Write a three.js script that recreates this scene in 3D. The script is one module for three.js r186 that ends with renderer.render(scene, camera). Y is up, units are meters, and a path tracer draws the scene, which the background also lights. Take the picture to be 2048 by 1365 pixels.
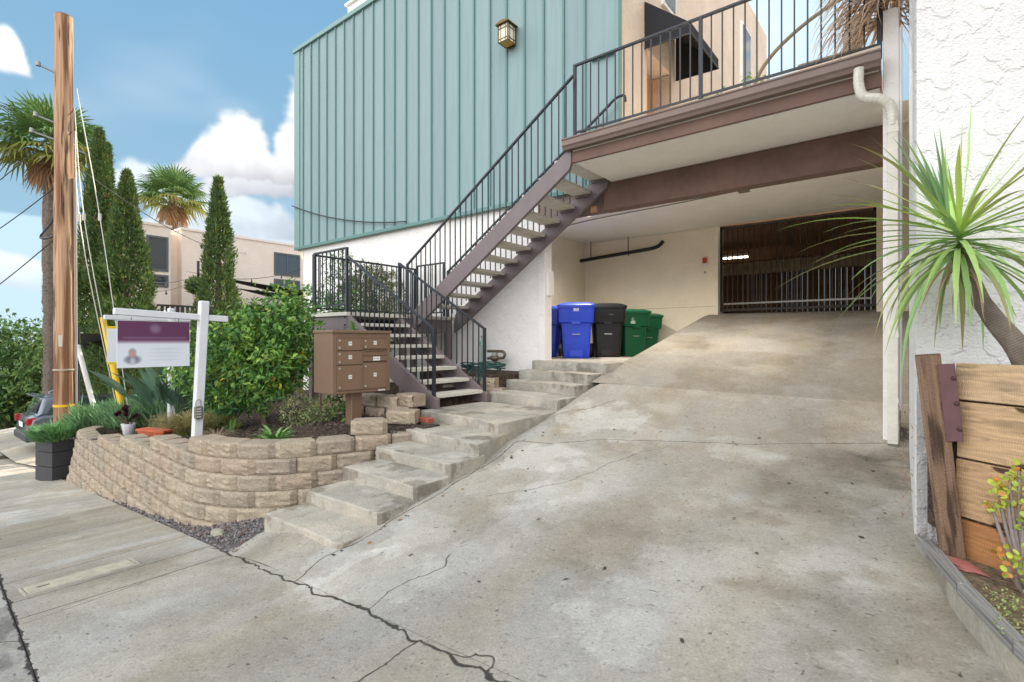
import * as THREE from 'three';
import { mergeGeometries } from 'three/addons/utils/BufferGeometryUtils.js';
import { RoundedBoxGeometry } from 'three/addons/geometries/RoundedBoxGeometry.js';
import { RectAreaLightUniformsLib } from 'three/addons/lights/RectAreaLightUniformsLib.js';

// ---------------------------------------------------------------- camera, sky, sun, exposure
const scene = new THREE.Scene();
const camera = new THREE.PerspectiveCamera(66.28, 2048 / 1365, 0.1, 900);
camera.position.set(0, 1.65, 0);
camera.lookAt(-Math.sin(0.67195), 1.65, -Math.cos(0.67195));
const renderer = new THREE.WebGLRenderer({ antialias: true });
renderer.toneMapping = THREE.LinearToneMapping;
renderer.toneMappingExposure = 2.85;
renderer.shadowMap.enabled = true;
RectAreaLightUniformsLib.init();

// seeded numbers and noise
function rng(seed) { let a = seed >>> 0; return () => { a = (a + 0x6D2B79F5) | 0; let t = Math.imul(a ^ (a >>> 15), 1 | a); t = (t + Math.imul(t ^ (t >>> 7), 61 | t)) ^ t; return ((t ^ (t >>> 14)) >>> 0) / 4294967296; }; }
function hash2(i, j) { let h = Math.imul(i, 374761393) + Math.imul(j, 668265263) | 0; h = Math.imul(h ^ (h >>> 13), 1274126177); return ((h ^ (h >>> 16)) >>> 0) / 4294967296; }
function hash3(i, j, k) { let h = Math.imul(i, 374761393) + Math.imul(j, 668265263) + Math.imul(k, 2147483629) | 0; h = Math.imul(h ^ (h >>> 13), 1274126177); return ((h ^ (h >>> 16)) >>> 0) / 4294967296; }
function vn(x, y) { const i = Math.floor(x), j = Math.floor(y); let u = x - i, v = y - j; u = u * u * (3 - 2 * u); v = v * v * (3 - 2 * v); const a = hash2(i, j), b = hash2(i + 1, j), c = hash2(i, j + 1), d = hash2(i + 1, j + 1); return a + (b - a) * u + (c - a) * v + (a - b - c + d) * u * v; }
function vn3(x, y, z) { const k = Math.floor(z); let w = z - k; w = w * w * (3 - 2 * w); const f = (kk) => { const i = Math.floor(x), j = Math.floor(y); let u = x - i, v = y - j; u = u * u * (3 - 2 * u); v = v * v * (3 - 2 * v); const a = hash3(i, j, kk), b = hash3(i + 1, j, kk), c = hash3(i, j + 1, kk), d = hash3(i + 1, j + 1, kk); return a + (b - a) * u + (c - a) * v + (a - b - c + d) * u * v; }; const p = f(k), q = f(k + 1); return p + (q - p) * w; }
function fbm(x, y, o = 4) { let s = 0, a = 0.5, n = 0; for (let i = 0; i < o; i++) { s += a * vn(x, y); n += a; a *= 0.5; x = x * 2.03 + 17.1; y = y * 2.03 + 5.7; } return s / n; }
function fbm3(x, y, z, o = 4) { let s = 0, a = 0.5, n = 0; for (let i = 0; i < o; i++) { s += a * vn3(x, y, z); n += a; a *= 0.5; x = x * 2.03 + 17.1; y = y * 2.03 + 5.7; z = z * 2.03 + 9.3; } return s / n; }
function billow(x, y, z, o) { let s = 0, a = 0.5, n = 0; for (let i = 0; i < o; i++) { s += a * (1 - Math.abs(2 * vn3(x, y, z) - 1)); n += a; a *= 0.52; x = x * 2.03 + 17.1; y = y * 2.03 + 5.7; z = z * 2.03 + 9.3; } return s / n; }
const clamp = (v, a = 0, b = 1) => Math.max(a, Math.min(b, v));
const ss = (a, b, v) => { const t = clamp((v - a) / (b - a)); return t * t * (3 - 2 * t); };
const mix = (a, b, t) => a + (b - a) * t;
const V = (x, y, z) => new THREE.Vector3(x, y, z);

// the sun stands low behind the building; the street front lies in its shade
const SUN = new THREE.Vector3(-Math.sin(0.23) * Math.cos(0.49), Math.sin(0.49), -Math.cos(0.23) * Math.cos(0.49));
const sun = new THREE.DirectionalLight(new THREE.Color(1, 0.9, 0.74), 3);
sun.position.copy(SUN).multiplyScalar(60); sun.target.position.set(-9, 0, -4);
sun.castShadow = true; sun.shadow.mapSize.set(4096, 4096);
Object.assign(sun.shadow.camera, { left: -45, right: 45, top: 45, bottom: -45, near: 1, far: 160 });
sun.shadow.radius = 1.5;
scene.add(sun, sun.target);

const SK = [.064, .15, .246, .168, .244, .289], CL = .5;         // zenith and horizon air, cloud white
// computed sky: blue air with heaps of fair-weather cloud all round
{
  const W = 2048, Hh = 1024, data = new Float32Array(W * Hh * 4);
  // cloud heaps: [azimuth (deg, 0 = -Z, + = left), base elevation, half width, height, puffiness]
  const heaps = [[66.6, 15.6, 4.6, 4.4, .95], [60.4, 15.5, 3.2, 7, .95], [64.5, 14.2, 5, 3.4, .85], [73, 12.5, 4.5, 3.2, .5], [66, 9.8, 9, 4.4, .55], [59, 6.2, 5, 2.6, .6], [82.6, 20.8, 1.2, 2.2, .8], [77, 33.6, 2.2, 2.4, .65], [87, 10.6, 3.4, 3.6, .65], [83, 4.6, 6, 2.2, .4]];
  const r = rng(77);
  for (let i = 0; i < 110; i++) { const az = 98 + r() * 250; const el = 4 + 66 * Math.pow(r(), 1.15); heaps.push([az, el, 8 + r() * 11, 6 + r() * 9, 0.85 + r() * 0.3]); }  // unseen heaps outside the view, added thick to fill the shade with light
  for (let j = 0; j < Hh; j++) {
    const el = ((j + 0.5) / Hh - 0.5) * Math.PI, y = Math.sin(el), ce = Math.cos(el), ed = el * 57.29578;
    const row = heaps.filter(([, e0, , ht]) => ed > e0 - 3 && ed < e0 + ht * 1.6);
    for (let i = 0; i < W; i++) {
      const phi = ((i + 0.5) / W - 0.5) * 2 * Math.PI, x = Math.cos(phi) * ce, z = Math.sin(phi) * ce;
      const k = (j * W + i) * 4;
      const h = clamp(y), t = Math.pow(1 - h, 2.3);
      let R = mix(SK[0], SK[3], t), G = mix(SK[1], SK[4], t), B = mix(SK[2], SK[5], t);
      const ca = x * SUN.x + y * SUN.y + z * SUN.z;           // brighter air towards the sun
      const g = .22 * Math.pow(clamp((ca + 1) / 2), 110);
      R += g; G += g * 0.95; B += g * 0.82;
      if (ed > -3) {
        const az = Math.atan2(-x, -z) * 57.29578;              // + = left of -Z
        let d = 0, lit = 0, n1 = -1, n2 = 0;
        for (const [a0, e0, hw, ht, st] of row) {
          let da = az - a0; da -= Math.round(da / 360) * 360;
          da *= Math.max(0.3, Math.cos(e0 / 57.3));
          if (Math.abs(da) > hw * 1.4) continue;
          if (n1 < 0) { n1 = fbm3(x * 9, y * 14, z * 9, 4); n2 = billow(x * 13 + 4, y * 16, z * 13, 5); }
          const u = da / hw, v = (ed - e0) / ht;
          const top = (1 - u * u) * (0.55 + 0.9 * n1) ;
          const edge = Math.min((top - v) * 2.2, (v + 0.12) * 4) + (n2 - 0.55) * 2.2;
          const q = st * ss(-0.1, 0.6, edge);
          if (q > d) { d = q; lit = clamp(0.15 + v * 0.9 + (n2 - 0.5) * 1.1); }
        }
        if (ed < 42) {
          const veil = 0.3 * ss(0.5, 0.8, fbm3(x * 4 + 3, y * 11, z * 4, 3)) * ss(40, 5, ed);
          R = mix(R, CL * .75, veil); G = mix(G, CL * .78, veil); B = mix(B, CL * .82, veil);
        }
        const fl = CL * mix(.42, 3.1, Math.pow((1 - ca) / 2, 1.25));           // clouds opposite the sun brightened extra, to fill the shaded front
        const c = fl * mix(0.55, 1.2, lit);
        R = mix(R, c, d); G = mix(G, c, d); B = mix(B, fl * mix(0.62, 1.17, lit), d);
      }
      if (y < 0) { const q = clamp(-y * 6); R = mix(R, 0.16, q); G = mix(G, 0.155, q); B = mix(B, 0.14, q); }
      data[k] = R; data[k + 1] = G; data[k + 2] = B; data[k + 3] = 1;
    }
  }
  const tex = new THREE.DataTexture(data, W, Hh, THREE.RGBAFormat, THREE.FloatType);
  tex.mapping = THREE.EquirectangularReflectionMapping; tex.magFilter = tex.minFilter = THREE.LinearFilter; tex.needsUpdate = true;
  scene.background = tex; scene.environment = tex;
}

// ---------------------------------------------------------------- helpers
const taken = {};
function numbered(n) { const k = taken[n] = (taken[n] ?? -1) + 1; return k ? `${n}_${String(k).padStart(3, '0')}` : n; }
function shadows(m) { m.castShadow = m.receiveShadow = true; return m; }
function uvm(geo, sc = 1) {                                    // uv in metres, by each face's main axis
  const g = geo.index ? geo.toNonIndexed() : geo; const p = g.attributes.position, n = p.count, uv = new Float32Array(n * 2);
  const a = V(), b = V(), c = V(), e = V(), f = V();
  for (let i = 0; i < n; i += 3) {
    a.fromBufferAttribute(p, i); b.fromBufferAttribute(p, i + 1); c.fromBufferAttribute(p, i + 2);
    e.subVectors(b, a); f.subVectors(c, a); e.cross(f); const X = Math.abs(e.x), Y = Math.abs(e.y), Z = Math.abs(e.z);
    [a, b, c].forEach((q, k) => { const [u, v] = Y >= X && Y >= Z ? [q.x, -q.z] : X >= Z ? [q.z, q.y] : [q.x, q.y]; uv[(i + k) * 2] = u * sc; uv[(i + k) * 2 + 1] = v * sc; });
  }
  g.setAttribute('uv', new THREE.BufferAttribute(uv, 2)); for (const k of Object.keys(g.attributes)) if (!['position', 'normal', 'uv', 'color'].includes(k)) g.deleteAttribute(k);
  return g;
}
const mrg = (a) => Array.isArray(a) ? (a.length === 1 ? a[0] : mergeGeometries(a.map((g) => g.index ? g.toNonIndexed() : g))) : a;
function obj(name, geo, mat, parent) {
  const m = shadows(new THREE.Mesh(mrg(geo), mat)); m.name = parent ? name : numbered(name); (parent || scene).add(m); return m;
}
function tag(o, label, category, group) { Object.assign(o.userData, { label, category }); if (group) o.userData.group = group; return o; }
function thing(name, label, category, pos = [0, 0, 0], turn = 0, group) { const g = new THREE.Group(); g.name = numbered(name); g.position.set(...pos); g.rotation.y = turn; scene.add(g); return tag(g, label, category, group); }
function part(name, parent) { const g = new THREE.Group(); g.name = name; parent.add(g); return g; }
function structure(o) { o.userData.kind = 'structure'; return o; }
function stuff(o) { o.userData.kind = 'stuff'; return o; }
// box centred at x,y,z; r = rounded edge
function bx(w, h, d, x = 0, y = 0, z = 0, r = 0) {
  const g = r ? new RoundedBoxGeometry(w, h, d, 1, Math.min(r, w / 2.1, h / 2.1, d / 2.1)) : new THREE.BoxGeometry(w, h, d);
  return uvm(g).translate(x, y, z);
}
const b2 = (x0, x1, y0, y1, z0, z1, r) => bx(x1 - x0, y1 - y0, z1 - z0, (x0 + x1) / 2, (y0 + y1) / 2, (z0 + z1) / 2, r);
// bar from p to q, section w (sideways) by h (upwards)
function bar(p, q, w, h = w, r = 0) {
  const d = V().subVectors(q, p), L = d.length(); const g = bx(w, h, L, 0, 0, 0, r);
  { const P = g.attributes.position, N = g.attributes.normal, U = g.attributes.uv; for (let i = 0; i < P.count; i++) if (Math.abs(N.getZ(i)) < .7) U.setXY(i, P.getX(i) + P.getY(i), P.getZ(i) + L / 2); }   // grain runs along the bar
  const z = d.normalize(), up = Math.abs(z.y) > 0.99 ? V(0, 0, 1) : V(0, 1, 0), x = V().crossVectors(up, z).normalize(), y = V().crossVectors(z, x);
  return g.applyMatrix4(new THREE.Matrix4().makeBasis(x, y, z).setPosition((p.x + q.x) / 2, (p.y + q.y) / 2, (p.z + q.z) / 2));
}
function tube(pts, r, seg = 24, rs = 7) { return new THREE.TubeGeometry(new THREE.CatmullRomCurve3(pts), seg, r, rs); }
function cyl(r0, r1, h, x, y, z, n = 16) { return new THREE.CylinderGeometry(r0, r1, h, n).translate(x, y, z); }
// tapered limb through points with radii
function limb(pts, radii, n = 8, seg = 4, rough = 0, sd = 1) {
  const c = new THREE.CatmullRomCurve3(pts), N = seg * (pts.length - 1), fr = c.computeFrenetFrames(N), P = [], I = [], U = []; const r = rng(sd);
  let len = 0, last = null;
  for (let i = 0; i <= N; i++) {
    const t = i / N, o = c.getPoint(t), k = t * (radii.length - 1), a = Math.floor(Math.min(k, radii.length - 1.001)), R = mix(radii[a], radii[a + 1], k - a);
    if (last) len += o.distanceTo(last); last = o;
    for (let j = 0; j <= n; j++) { const an = j % n / n * 6.28318, q = R * (1 + rough * (hash2(i * 31 + sd, j % n) - 0.5)); const v = V().copy(o).addScaledVector(fr.normals[i], Math.cos(an) * q).addScaledVector(fr.binormals[i], Math.sin(an) * q); P.push(v.x, v.y, v.z); U.push(j / n, len); }
  }
  for (let i = 0; i < N; i++) for (let j = 0; j < n; j++) { const a = i * (n + 1) + j, b = a + n + 1; I.push(a, a + 1, b, b, a + 1, b + 1); }
  const g = new THREE.BufferGeometry(); g.setAttribute('position', new THREE.Float32BufferAttribute(P, 3)); g.setAttribute('uv', new THREE.Float32BufferAttribute(U, 2)); g.setIndex(I); g.computeVertexNormals();
  return g.toNonIndexed();
}
// flat outline [[x, z]...] extruded from y0 up to y1
function slab(pts, y0, y1, bev = 0) {
  const s = new THREE.Shape(pts.map(([x, z]) => new THREE.Vector2(x, -z)));
  const g = new THREE.ExtrudeGeometry(s, { depth: y1 - y0 - 2 * bev, bevelEnabled: bev > 0, bevelSize: bev, bevelThickness: bev, bevelSegments: 2, bevelOffset: -bev });
  return uvm(g.rotateX(-Math.PI / 2).translate(0, y0 + bev, 0));
}
// outline [[x, y]...] extruded along z from z0 to z1
function prism(pts, z0, z1, bev = 0) {
  const s = new THREE.Shape(pts.map(([x, y]) => new THREE.Vector2(x, y)));
  return uvm(new THREE.ExtrudeGeometry(s, { depth: z1 - z0 - 2 * bev, bevelEnabled: bev > 0, bevelSize: bev, bevelThickness: bev, bevelSegments: 2, bevelOffset: -bev }).translate(0, 0, z0 + bev));
}
// stacked rounded-rectangle sections [y, halfW, halfD, offsetZ, cornerR]
function loft(secs, n = 8, cap = true) {
  const P = [], I = [], m = n * 4;
  secs.forEach(([y, w, d, oz = 0, cr = 0.05]) => { for (let q = 0; q < 4; q++) for (let k = 0; k < n; k++) { const a = (q + k / (n - 1)) * Math.PI / 2, sx = [1, -1, -1, 1][q], sz = [1, 1, -1, -1][q]; P.push(sx * (w - cr) + Math.cos(a) * cr, y, oz + sz * (d - cr) + Math.sin(a) * cr); } });
  for (let i = 0; i < secs.length - 1; i++) for (let j = 0; j < m; j++) { const a = i * m + j, b = i * m + (j + 1) % m; I.push(a, a + m, b, b, a + m, b + m); }
  if (cap) { for (const i of [0, secs.length - 1]) { const c = P.length / 3, s = secs[i]; P.push(0, s[0], s[3] || 0); for (let j = 0; j < m; j++) { const a = i * m + j, b = i * m + (j + 1) % m; i ? I.push(c, b, a) : I.push(c, a, b); } } }
  const g = new THREE.BufferGeometry(); g.setAttribute('position', new THREE.Float32BufferAttribute(P, 3)); g.setIndex(I);
  const f = g.toNonIndexed(); const crease = uvm(f); crease.computeVertexNormals(); return crease;
}
function smoothLoft(...a) { const g = loft(...a); return creased(g, 0.6); }
function creased(g, ang) {                                      // own small crease-normal pass
  const p = g.attributes.position, n = p.count, fn = [], map = new Map(), a = V(), b = V(), c = V();
  for (let i = 0; i < n; i += 3) { a.fromBufferAttribute(p, i); b.fromBufferAttribute(p, i + 1); c.fromBufferAttribute(p, i + 2); const q = V().subVectors(b, a).cross(V().subVectors(c, a)).normalize(); fn.push(q); for (let k = 0; k < 3; k++) { const key = [p.getX(i + k), p.getY(i + k), p.getZ(i + k)].map((v) => Math.round(v * 4000)).join(); (map.get(key) || map.set(key, []).get(key)).push(i / 3); } }
  const N = new Float32Array(n * 3), co = Math.cos(ang);
  for (let i = 0; i < n; i++) { const me = fn[i / 3 | 0], key = [p.getX(i), p.getY(i), p.getZ(i)].map((v) => Math.round(v * 4000)).join(); const s = V(); for (const t of map.get(key)) if (fn[t].dot(me) > co) s.add(fn[t]); s.normalize(); N.set([s.x, s.y, s.z], i * 3); }
  g.setAttribute('normal', new THREE.BufferAttribute(N, 3)); return g;
}
// textures
function dtex(w, h, fn, { srgb = true, rep = null } = {}) {
  const d = new Uint8Array(w * h * 4); for (let j = 0; j < h; j++) for (let i = 0; i < w; i++) { const c = fn(i / w, j / h, i, j); const k = (j * w + i) * 4; if (typeof c === 'number') { d[k] = d[k + 1] = d[k + 2] = clamp(c) * 255; } else { d[k] = clamp(c[0]) * 255; d[k + 1] = clamp(c[1]) * 255; d[k + 2] = clamp(c[2]) * 255; } d[k + 3] = 255; }
  const t = new THREE.DataTexture(d, w, h); t.wrapS = t.wrapT = THREE.RepeatWrapping; t.magFilter = THREE.LinearFilter; t.minFilter = THREE.LinearMipmapLinearFilter; t.generateMipmaps = true; if (srgb) t.colorSpace = THREE.SRGBColorSpace; if (rep) t.repeat.set(...rep); t.needsUpdate = true; return t;
}
function ctex(w, h, draw) { const c = document.createElement('canvas'); c.width = w; c.height = h; const x = c.getContext('2d'); draw(x, w, h); const t = new THREE.CanvasTexture(c); t.colorSpace = THREE.SRGBColorSpace; return t; }
// tiling fbm on a torus of period n cells
function tn(u, v, n, o = 4, s = 0) { let r = 0, a = 0.5, q = 0; for (let k = 0; k < o; k++) { const x = u * n, y = v * n, i = Math.floor(x), j = Math.floor(y); let fu = x - i, fv = y - j; fu = fu * fu * (3 - 2 * fu); fv = fv * fv * (3 - 2 * fv); const w = (b, c) => hash2(((b % n) + n) % n + s * 91 + k * 1013, ((c % n) + n) % n + s * 37); const A = w(i, j), B = w(i + 1, j), C = w(i, j + 1), D = w(i + 1, j + 1); r += a * (A + (B - A) * fu + (C - A) * fv + (A - B - C + D) * fu * fv); q += a; a *= 0.55; n *= 2; } return r / q; }
// the same with its own cell count along u and along v (for grain)
function tg(u, v, nx, ny, o = 3, s = 0) { let r = 0, a = 0.5, q = 0; for (let k = 0; k < o; k++) { const x = u * nx, y = v * ny, i = Math.floor(x), j = Math.floor(y); let fu = x - i, fv = y - j; fu = fu * fu * (3 - 2 * fu); fv = fv * fv * (3 - 2 * fv); const w = (b, c) => hash2(((b % nx) + nx) % nx + s * 91 + k * 1013, ((c % ny) + ny) % ny + s * 37); const A = w(i, j), B = w(i + 1, j), C = w(i, j + 1), D = w(i + 1, j + 1); r += a * (A + (B - A) * fu + (C - A) * fv + (A - B - C + D) * fu * fv); q += a; a *= 0.55; nx *= 2; ny *= 2; } return r / q; }
const rgb = (r, g, b) => [r / 255, g / 255, b / 255];
const tint = (c, f) => [c[0] * f, c[1] * f, c[2] * f];
const std = (o) => new THREE.MeshStandardMaterial({ roughness: 0.85, ...o });
const hex = (h) => new THREE.Color(h);
const grainBump = dtex(256, 256, (u, v) => tn(u, v, 32, 3, 2), { srgb: false });
const stuccoBump = dtex(512, 512, (u, v) => { const a = tn(u, v, 6, 4, 5), b = tn(u, v, 40, 3, 6); return ss(0.47, 0.6, a) * 0.55 + b * 0.45; }, { srgb: false });
function rep(t, s) { const c = t.clone(); c.repeat.set(1 / s, 1 / s); c.needsUpdate = true; return c; }
// mottled paint: base colour varied by fine and coarse noise
function mottle(base, amt, size, seed = 3, cells = 5, w = 256) { return dtex(w, w, (u, v) => { const f = 1 + amt * (tn(u, v, cells, 4, seed) - 0.5) * 2 + amt * 0.6 * (tn(u, v, 48, 2, seed + 9) - 0.5); return tint(base, f); }, { rep: [1 / size, 1 / size] }); }

// ---------------------------------------------------------------- height of the ground
const PL = [[-1.8, .06], [-2.2, .13], [-2.54, .2], [-4.31, .515], [-5.56, .79], [-6.45, 1.08], [-11.5, 2.25], [-14, 2.3]];
const PR = [[-1.6, .32], [-3.3, .40], [-4, .46], [-6, .64], [-7.1, .97], [-11.5, 2.22], [-14, 2.3]];
function prof(p, z) { if (z > p[0][0]) return p[0][1]; for (let i = 0; i < p.length - 1; i++) if (z >= p[i + 1][0]) return mix(p[i][1], p[i + 1][1], (p[i][0] - z) / (p[i][0] - p[i + 1][0])); return p[p.length - 1][1]; }
const profS = (p, z) => (prof(p, z - .6) + prof(p, z - .3) * 2 + prof(p, z) * 2 + prof(p, z + .3) * 2 + prof(p, z + .6)) / 8;
const street = (x) => .05 + (x < -3.4 ? .107 * Math.max(x + 3.4, -45) : .08 * Math.min(x + 3.4, 12));
function drive(x, z) { const t = (x + 3.45) / 3.35; const d = profS(PL, z) * (1 - t) + profS(PR, z) * t; return mix(street(x), d, ss(-1.55, -1.95, z)); }
const swBack = (x) => -1.80 + (x < -3.4 ? .066 * (x + 3.4) : .03 * (x + 3.4));
const swFront = (x) => -.53 + .07 * Math.min(x + 3.26, 6);
function garden(x, z) { const b = x > -6 ? .5 : Math.max(.5 + .105 * (x + 6), -.22); return b + Math.max(0, -z - 3) * .135 * (x < -5 ? 1 : 1); }

// ---------------------------------------------------------------- concrete paving: colour and relief maps over the real ground
const CX = -8.2, CZ = -7.6, CS = 9;                             // the map covers 9 m by 9 m
function stampLines(N, lines) {                                 // ragged cracks, drawn as widths into a mask
  const m = new Float32Array(N * N), r = rng(5);
  for (const { p, w, jag = .02 } of lines) for (let s = 0; s < p.length - 1; s++) {
    const [x0, z0] = p[s], [x1, z1] = p[s + 1], L = Math.hypot(x1 - x0, z1 - z0), n = Math.ceil(L / .002), ox = -(z1 - z0) / L, oz = (x1 - x0) / L;
    for (let i = 0; i <= n; i++) {
      const t = i / n, bell = Math.sin(Math.PI * t) ** .5, o = jag * bell * ((fbm(t * L * 6 + s * 9.3, s * 7.7 + w * 300, 4) - .5) * 3), x = mix(x0, x1, t) + ox * o, z = mix(z0, z1, t) + oz * o;
      const ww = w * (.45 + 1.1 * vn(x * 23, z * 23)) * (vn(x * 60, z * 60) > .88 ? 1.9 : 1);
      const ci = (x - CX) / CS * N, cj = (z - CZ) / CS * N, R = Math.max(.7, ww / CS * N / 2);
      for (let b = Math.floor(cj - R - 1); b <= cj + R + 1; b++) for (let a = Math.floor(ci - R - 1); a <= ci + R + 1; a++) { if (a < 0 || b < 0 || a >= N || b >= N) continue; const q = clamp(R + .5 - Math.hypot(a + .5 - ci, b + .5 - cj)) * clamp(ww * N / CS, .35, 1); if (q > m[b * N + a]) m[b * N + a] = q; }
    }
  }
  return m;
}
const cracks = [
  { w: .013, jag: .035, p: [[-4.69, -1.87], [-4.40, -1.86], [-3.88, -1.8], [-3.48, -1.77], [-3.21, -1.77], [-2.84, -1.76], [-2.45, -1.79], [-2.12, -1.74], [-1.95, -1.73], [-1.73, -1.72], [-1.55, -1.72], [-1.39, -1.7], [-.9, -1.73], [-.3, -1.7], [.5, -1.71]] },
  { w: .007, p: [[-3.21, -1.77], [-3.26, -1.88], [-3.33, -2.07], [-3.3, -2.25], [-3.3, -2.5], [-3.34, -2.76], [-3.33, -3.06], [-3.38, -3.41], [-3.4, -4.0], [-3.5, -4.5], [-3.12, -4.57], [-2.69, -4.87], [-1.99, -5.13], [-1.35, -5.39], [-.28, -6.04]] },
  { w: .004, jag: .03, p: [[-2.45, -1.79], [-2.49, -1.95], [-2.46, -2.17], [-2.4, -2.3], [-2.48, -2.46]] },
  { w: .006, jag: .03, p: [[-1.95, -1.72], [-1.96, -1.61], [-1.95, -1.49], [-1.94, -1.36], [-1.99, -1.1]] },
  { w: .007, jag: .03, p: [[-1.75, -1.72], [-1.63, -1.78], [-1.55, -1.8], [-1.5, -1.74], [-1.47, -1.71]] },
  { w: .004, jag: .04, p: [[-3.55, -5.4], [-3.2, -5.75], [-3.1, -6.0]] }, { w: .003, jag: .04, p: [[-2.9, -3.3], [-2.4, -3.9], [-2.3, -4.4], [-2.0, -5.0]] },
  { w: .016, jag: .012, p: [-8.2, -7.1, -6.16, -5.33, -4.7, -4.32, -3.89, -3.26, -2.6, -2].map((x) => [x, swFront(x)]) }, { w: .006, p: [[-3.9, -.6], [-4.3, -.3], [-4.5, .2]] },
  { w: .004, jag: .004, p: [[-4.4, -1.83], [-4.22, -.62]] },
];
const NC = 2048, crackMask = stampLines(NC, cracks);
const blotches = [[-.34, -5.27, .55, .3], [-.2, -5.7, .4, .3], [-.75, -4.4, .7, .22], [-1.76, -3.19, .8, .2], [-.15, -2.86, .7, .3], [-2.9, -3.0, .4, .14], [-1.1, -3.6, .5, .12], [-4.0, -1.9, .35, .22], [-3.6, -1.35, .6, .13], [-4.6, -1.45, .45, .12], [-2.2, -4.8, .4, .12]];
const pale = [[-1.37, -5.14, .35, .17], [-2.4, -4.85, .22, .17], [-.83, -3.85, .3, .15], [-2.42, -3.55, .5, .13], [-1.14, -2.26, .28, .15], [-3.05, -4.2, .5, .2], [-3.0, -2.6, .35, .16], [-2.7, -2.05, .4, .12], [-3.0, -5.4, .6, .22], [-.4, -3.3, .35, .14], [-3.9, -1.2, .5, .1], [-2.6, -1.1, .9, .06], [-3.2, -2.05, .3, .14]];
// slow fields are sampled on a coarse grid and read back bilinearly
function field(fn, x0, z0, wx, wz, n) { const d = new Float32Array((n + 1) * (n + 1)); for (let j = 0; j <= n; j++) for (let i = 0; i <= n; i++) d[j * (n + 1) + i] = fn(x0 + i / n * wx, z0 + j / n * wz); return (x, z) => { const u = clamp((x - x0) / wx, 0, .99999) * n, v = clamp((z - z0) / wz, 0, .99999) * n, i = u | 0, j = v | 0, a = u - i, b = v - j, k = j * (n + 1) + i; return (d[k] * (1 - a) + d[k + 1] * a) * (1 - b) + (d[k + n + 1] * (1 - a) + d[k + n + 2] * a) * b; }; }
function toneFields(x0, z0, wx, wz, n, spots) {                 // lightness and warmth: water stains, pale cement patches
  let warmAt; const W = new Map();
  const lf = (x, z, wantWarm) => {
    const big = fbm(x * .55 + 3, z * .55, 4), mid = fbm(x * 2.3, z * 2.3 + 9, 5), run = fbm(x * 3.1 + 2 * fbm(x, z * .6, 2), z * .8 + 40, 4);
    let l = .602 + (big - .5) * .08 + (mid - .5) * .075, warm = .42 + (run - .5) * 1.2; const wob = (fbm(x * 4.7, z * 4.7, 5) - .5) * 1.5;
    if (spots) {
      for (const [a, b, r, k] of blotches) { const d = Math.hypot(x - a, z - b) / r + wob; const q = ss(1, .25, d) * k; l -= q * .34; warm += q * 1.6; }
      for (const [a, b, r, k] of pale) { const d = Math.hypot(x - a, (z - b) * 1.15) / r + wob * 1.15; const q = ss(.95, .74, d) * k; l += q * .34; warm -= q * 1.6; }
    }
    const film = ss(.53, .62, fbm(x * 1.7 + 30, z * 1.7, 6)) * .035; l += film; warm -= film * 5;
    const wet = ss(.56, .66, fbm(x * 1.2 - 9, z + 4, 5)); l -= wet * .035; warm += wet * .4;
    return wantWarm ? clamp(warm) : l;
  };
  return [field((x, z) => lf(x, z, false), x0, z0, wx, wz, n), field((x, z) => lf(x, z, true), x0, z0, wx, wz, n >> 1)];
}
const [toneL, toneW] = toneFields(CX, CZ, CS, CS, 560, true);
function concreteTone(x, z, A = toneL, B = toneW) {
  const fine = vn(x * 190, z * 190), speck = vn(x * 75 + 11, z * 75), gr = vn(x * 15, z * 13) * .5 + vn(x * 34 + 3, z * 31) * .5; let l = A(x + (gr - .5) * .12, z + (speck - .5) * .05) + (fine - .5) * .085 + (gr - .5) * .05;
  if (speck > .8) l -= (speck - .8) * .6; else if (speck < .16) l += (.16 - speck) * .5;
  return [l, B(x, z)];
}
const concreteColour = (l, w) => [l * mix(1, 1.015, w), l * mix(.985, .955, w), l * mix(.945, .85, w)];
const paveMap = dtex(NC, NC, (u, v, i, j) => {
  const x = CX + u * CS, z = CZ + v * CS; let [l, w] = concreteTone(x, z);
  const pit = vn(x * 31 + 7, z * 31); if (pit > .93) { l -= ss(.945, .98, pit) * .2; }
  if (x < -4.78 && x > -5.38 && z > swFront(x) && z < swBack(x) + 2) { l = mix(l, .70 + (fbm(x * 6, z * 6, 4) - .5) * .06, .8); w *= .1; }
  if (x < -5.38 && z < 0 && z > -2.6) { const s = fbm(x * 7 + .8 * fbm(x * 2, z, 2), z * .7, 4); l += (s - .56) * .13; w = clamp(w + (s < .52 ? .4 : .15)); }
  if (z > swFront(x)) { l -= .05 + .12 * ss(.5, .7, fbm(x * 3, z * 9, 4)); w *= .6; }
  const c = concreteColour(l, w), k = crackMask[j * NC + i]; return k > 0 ? [mix(c[0], .15, k * .85), mix(c[1], .145, k * .85), mix(c[2], .12, k * .85)] : c;
});
const paveBump = dtex(NC, NC, (u, v, i, j) => { const x = CX + u * CS, z = CZ + v * CS; return clamp(.62 + (vn(x * 170, z * 170) - .5) * .22 + (vn(x * 25, z * 25) - .5) * .2 - (vn(x * 31 + 7, z * 31) > .94 ? .25 : 0) - crackMask[j * NC + i] * .6); }, { srgb: false });
for (const t of [paveMap, paveBump]) t.flipY = false;
const paveMat = std({ map: paveMap, bumpMap: paveBump, bumpScale: .008, roughness: .9 });
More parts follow.
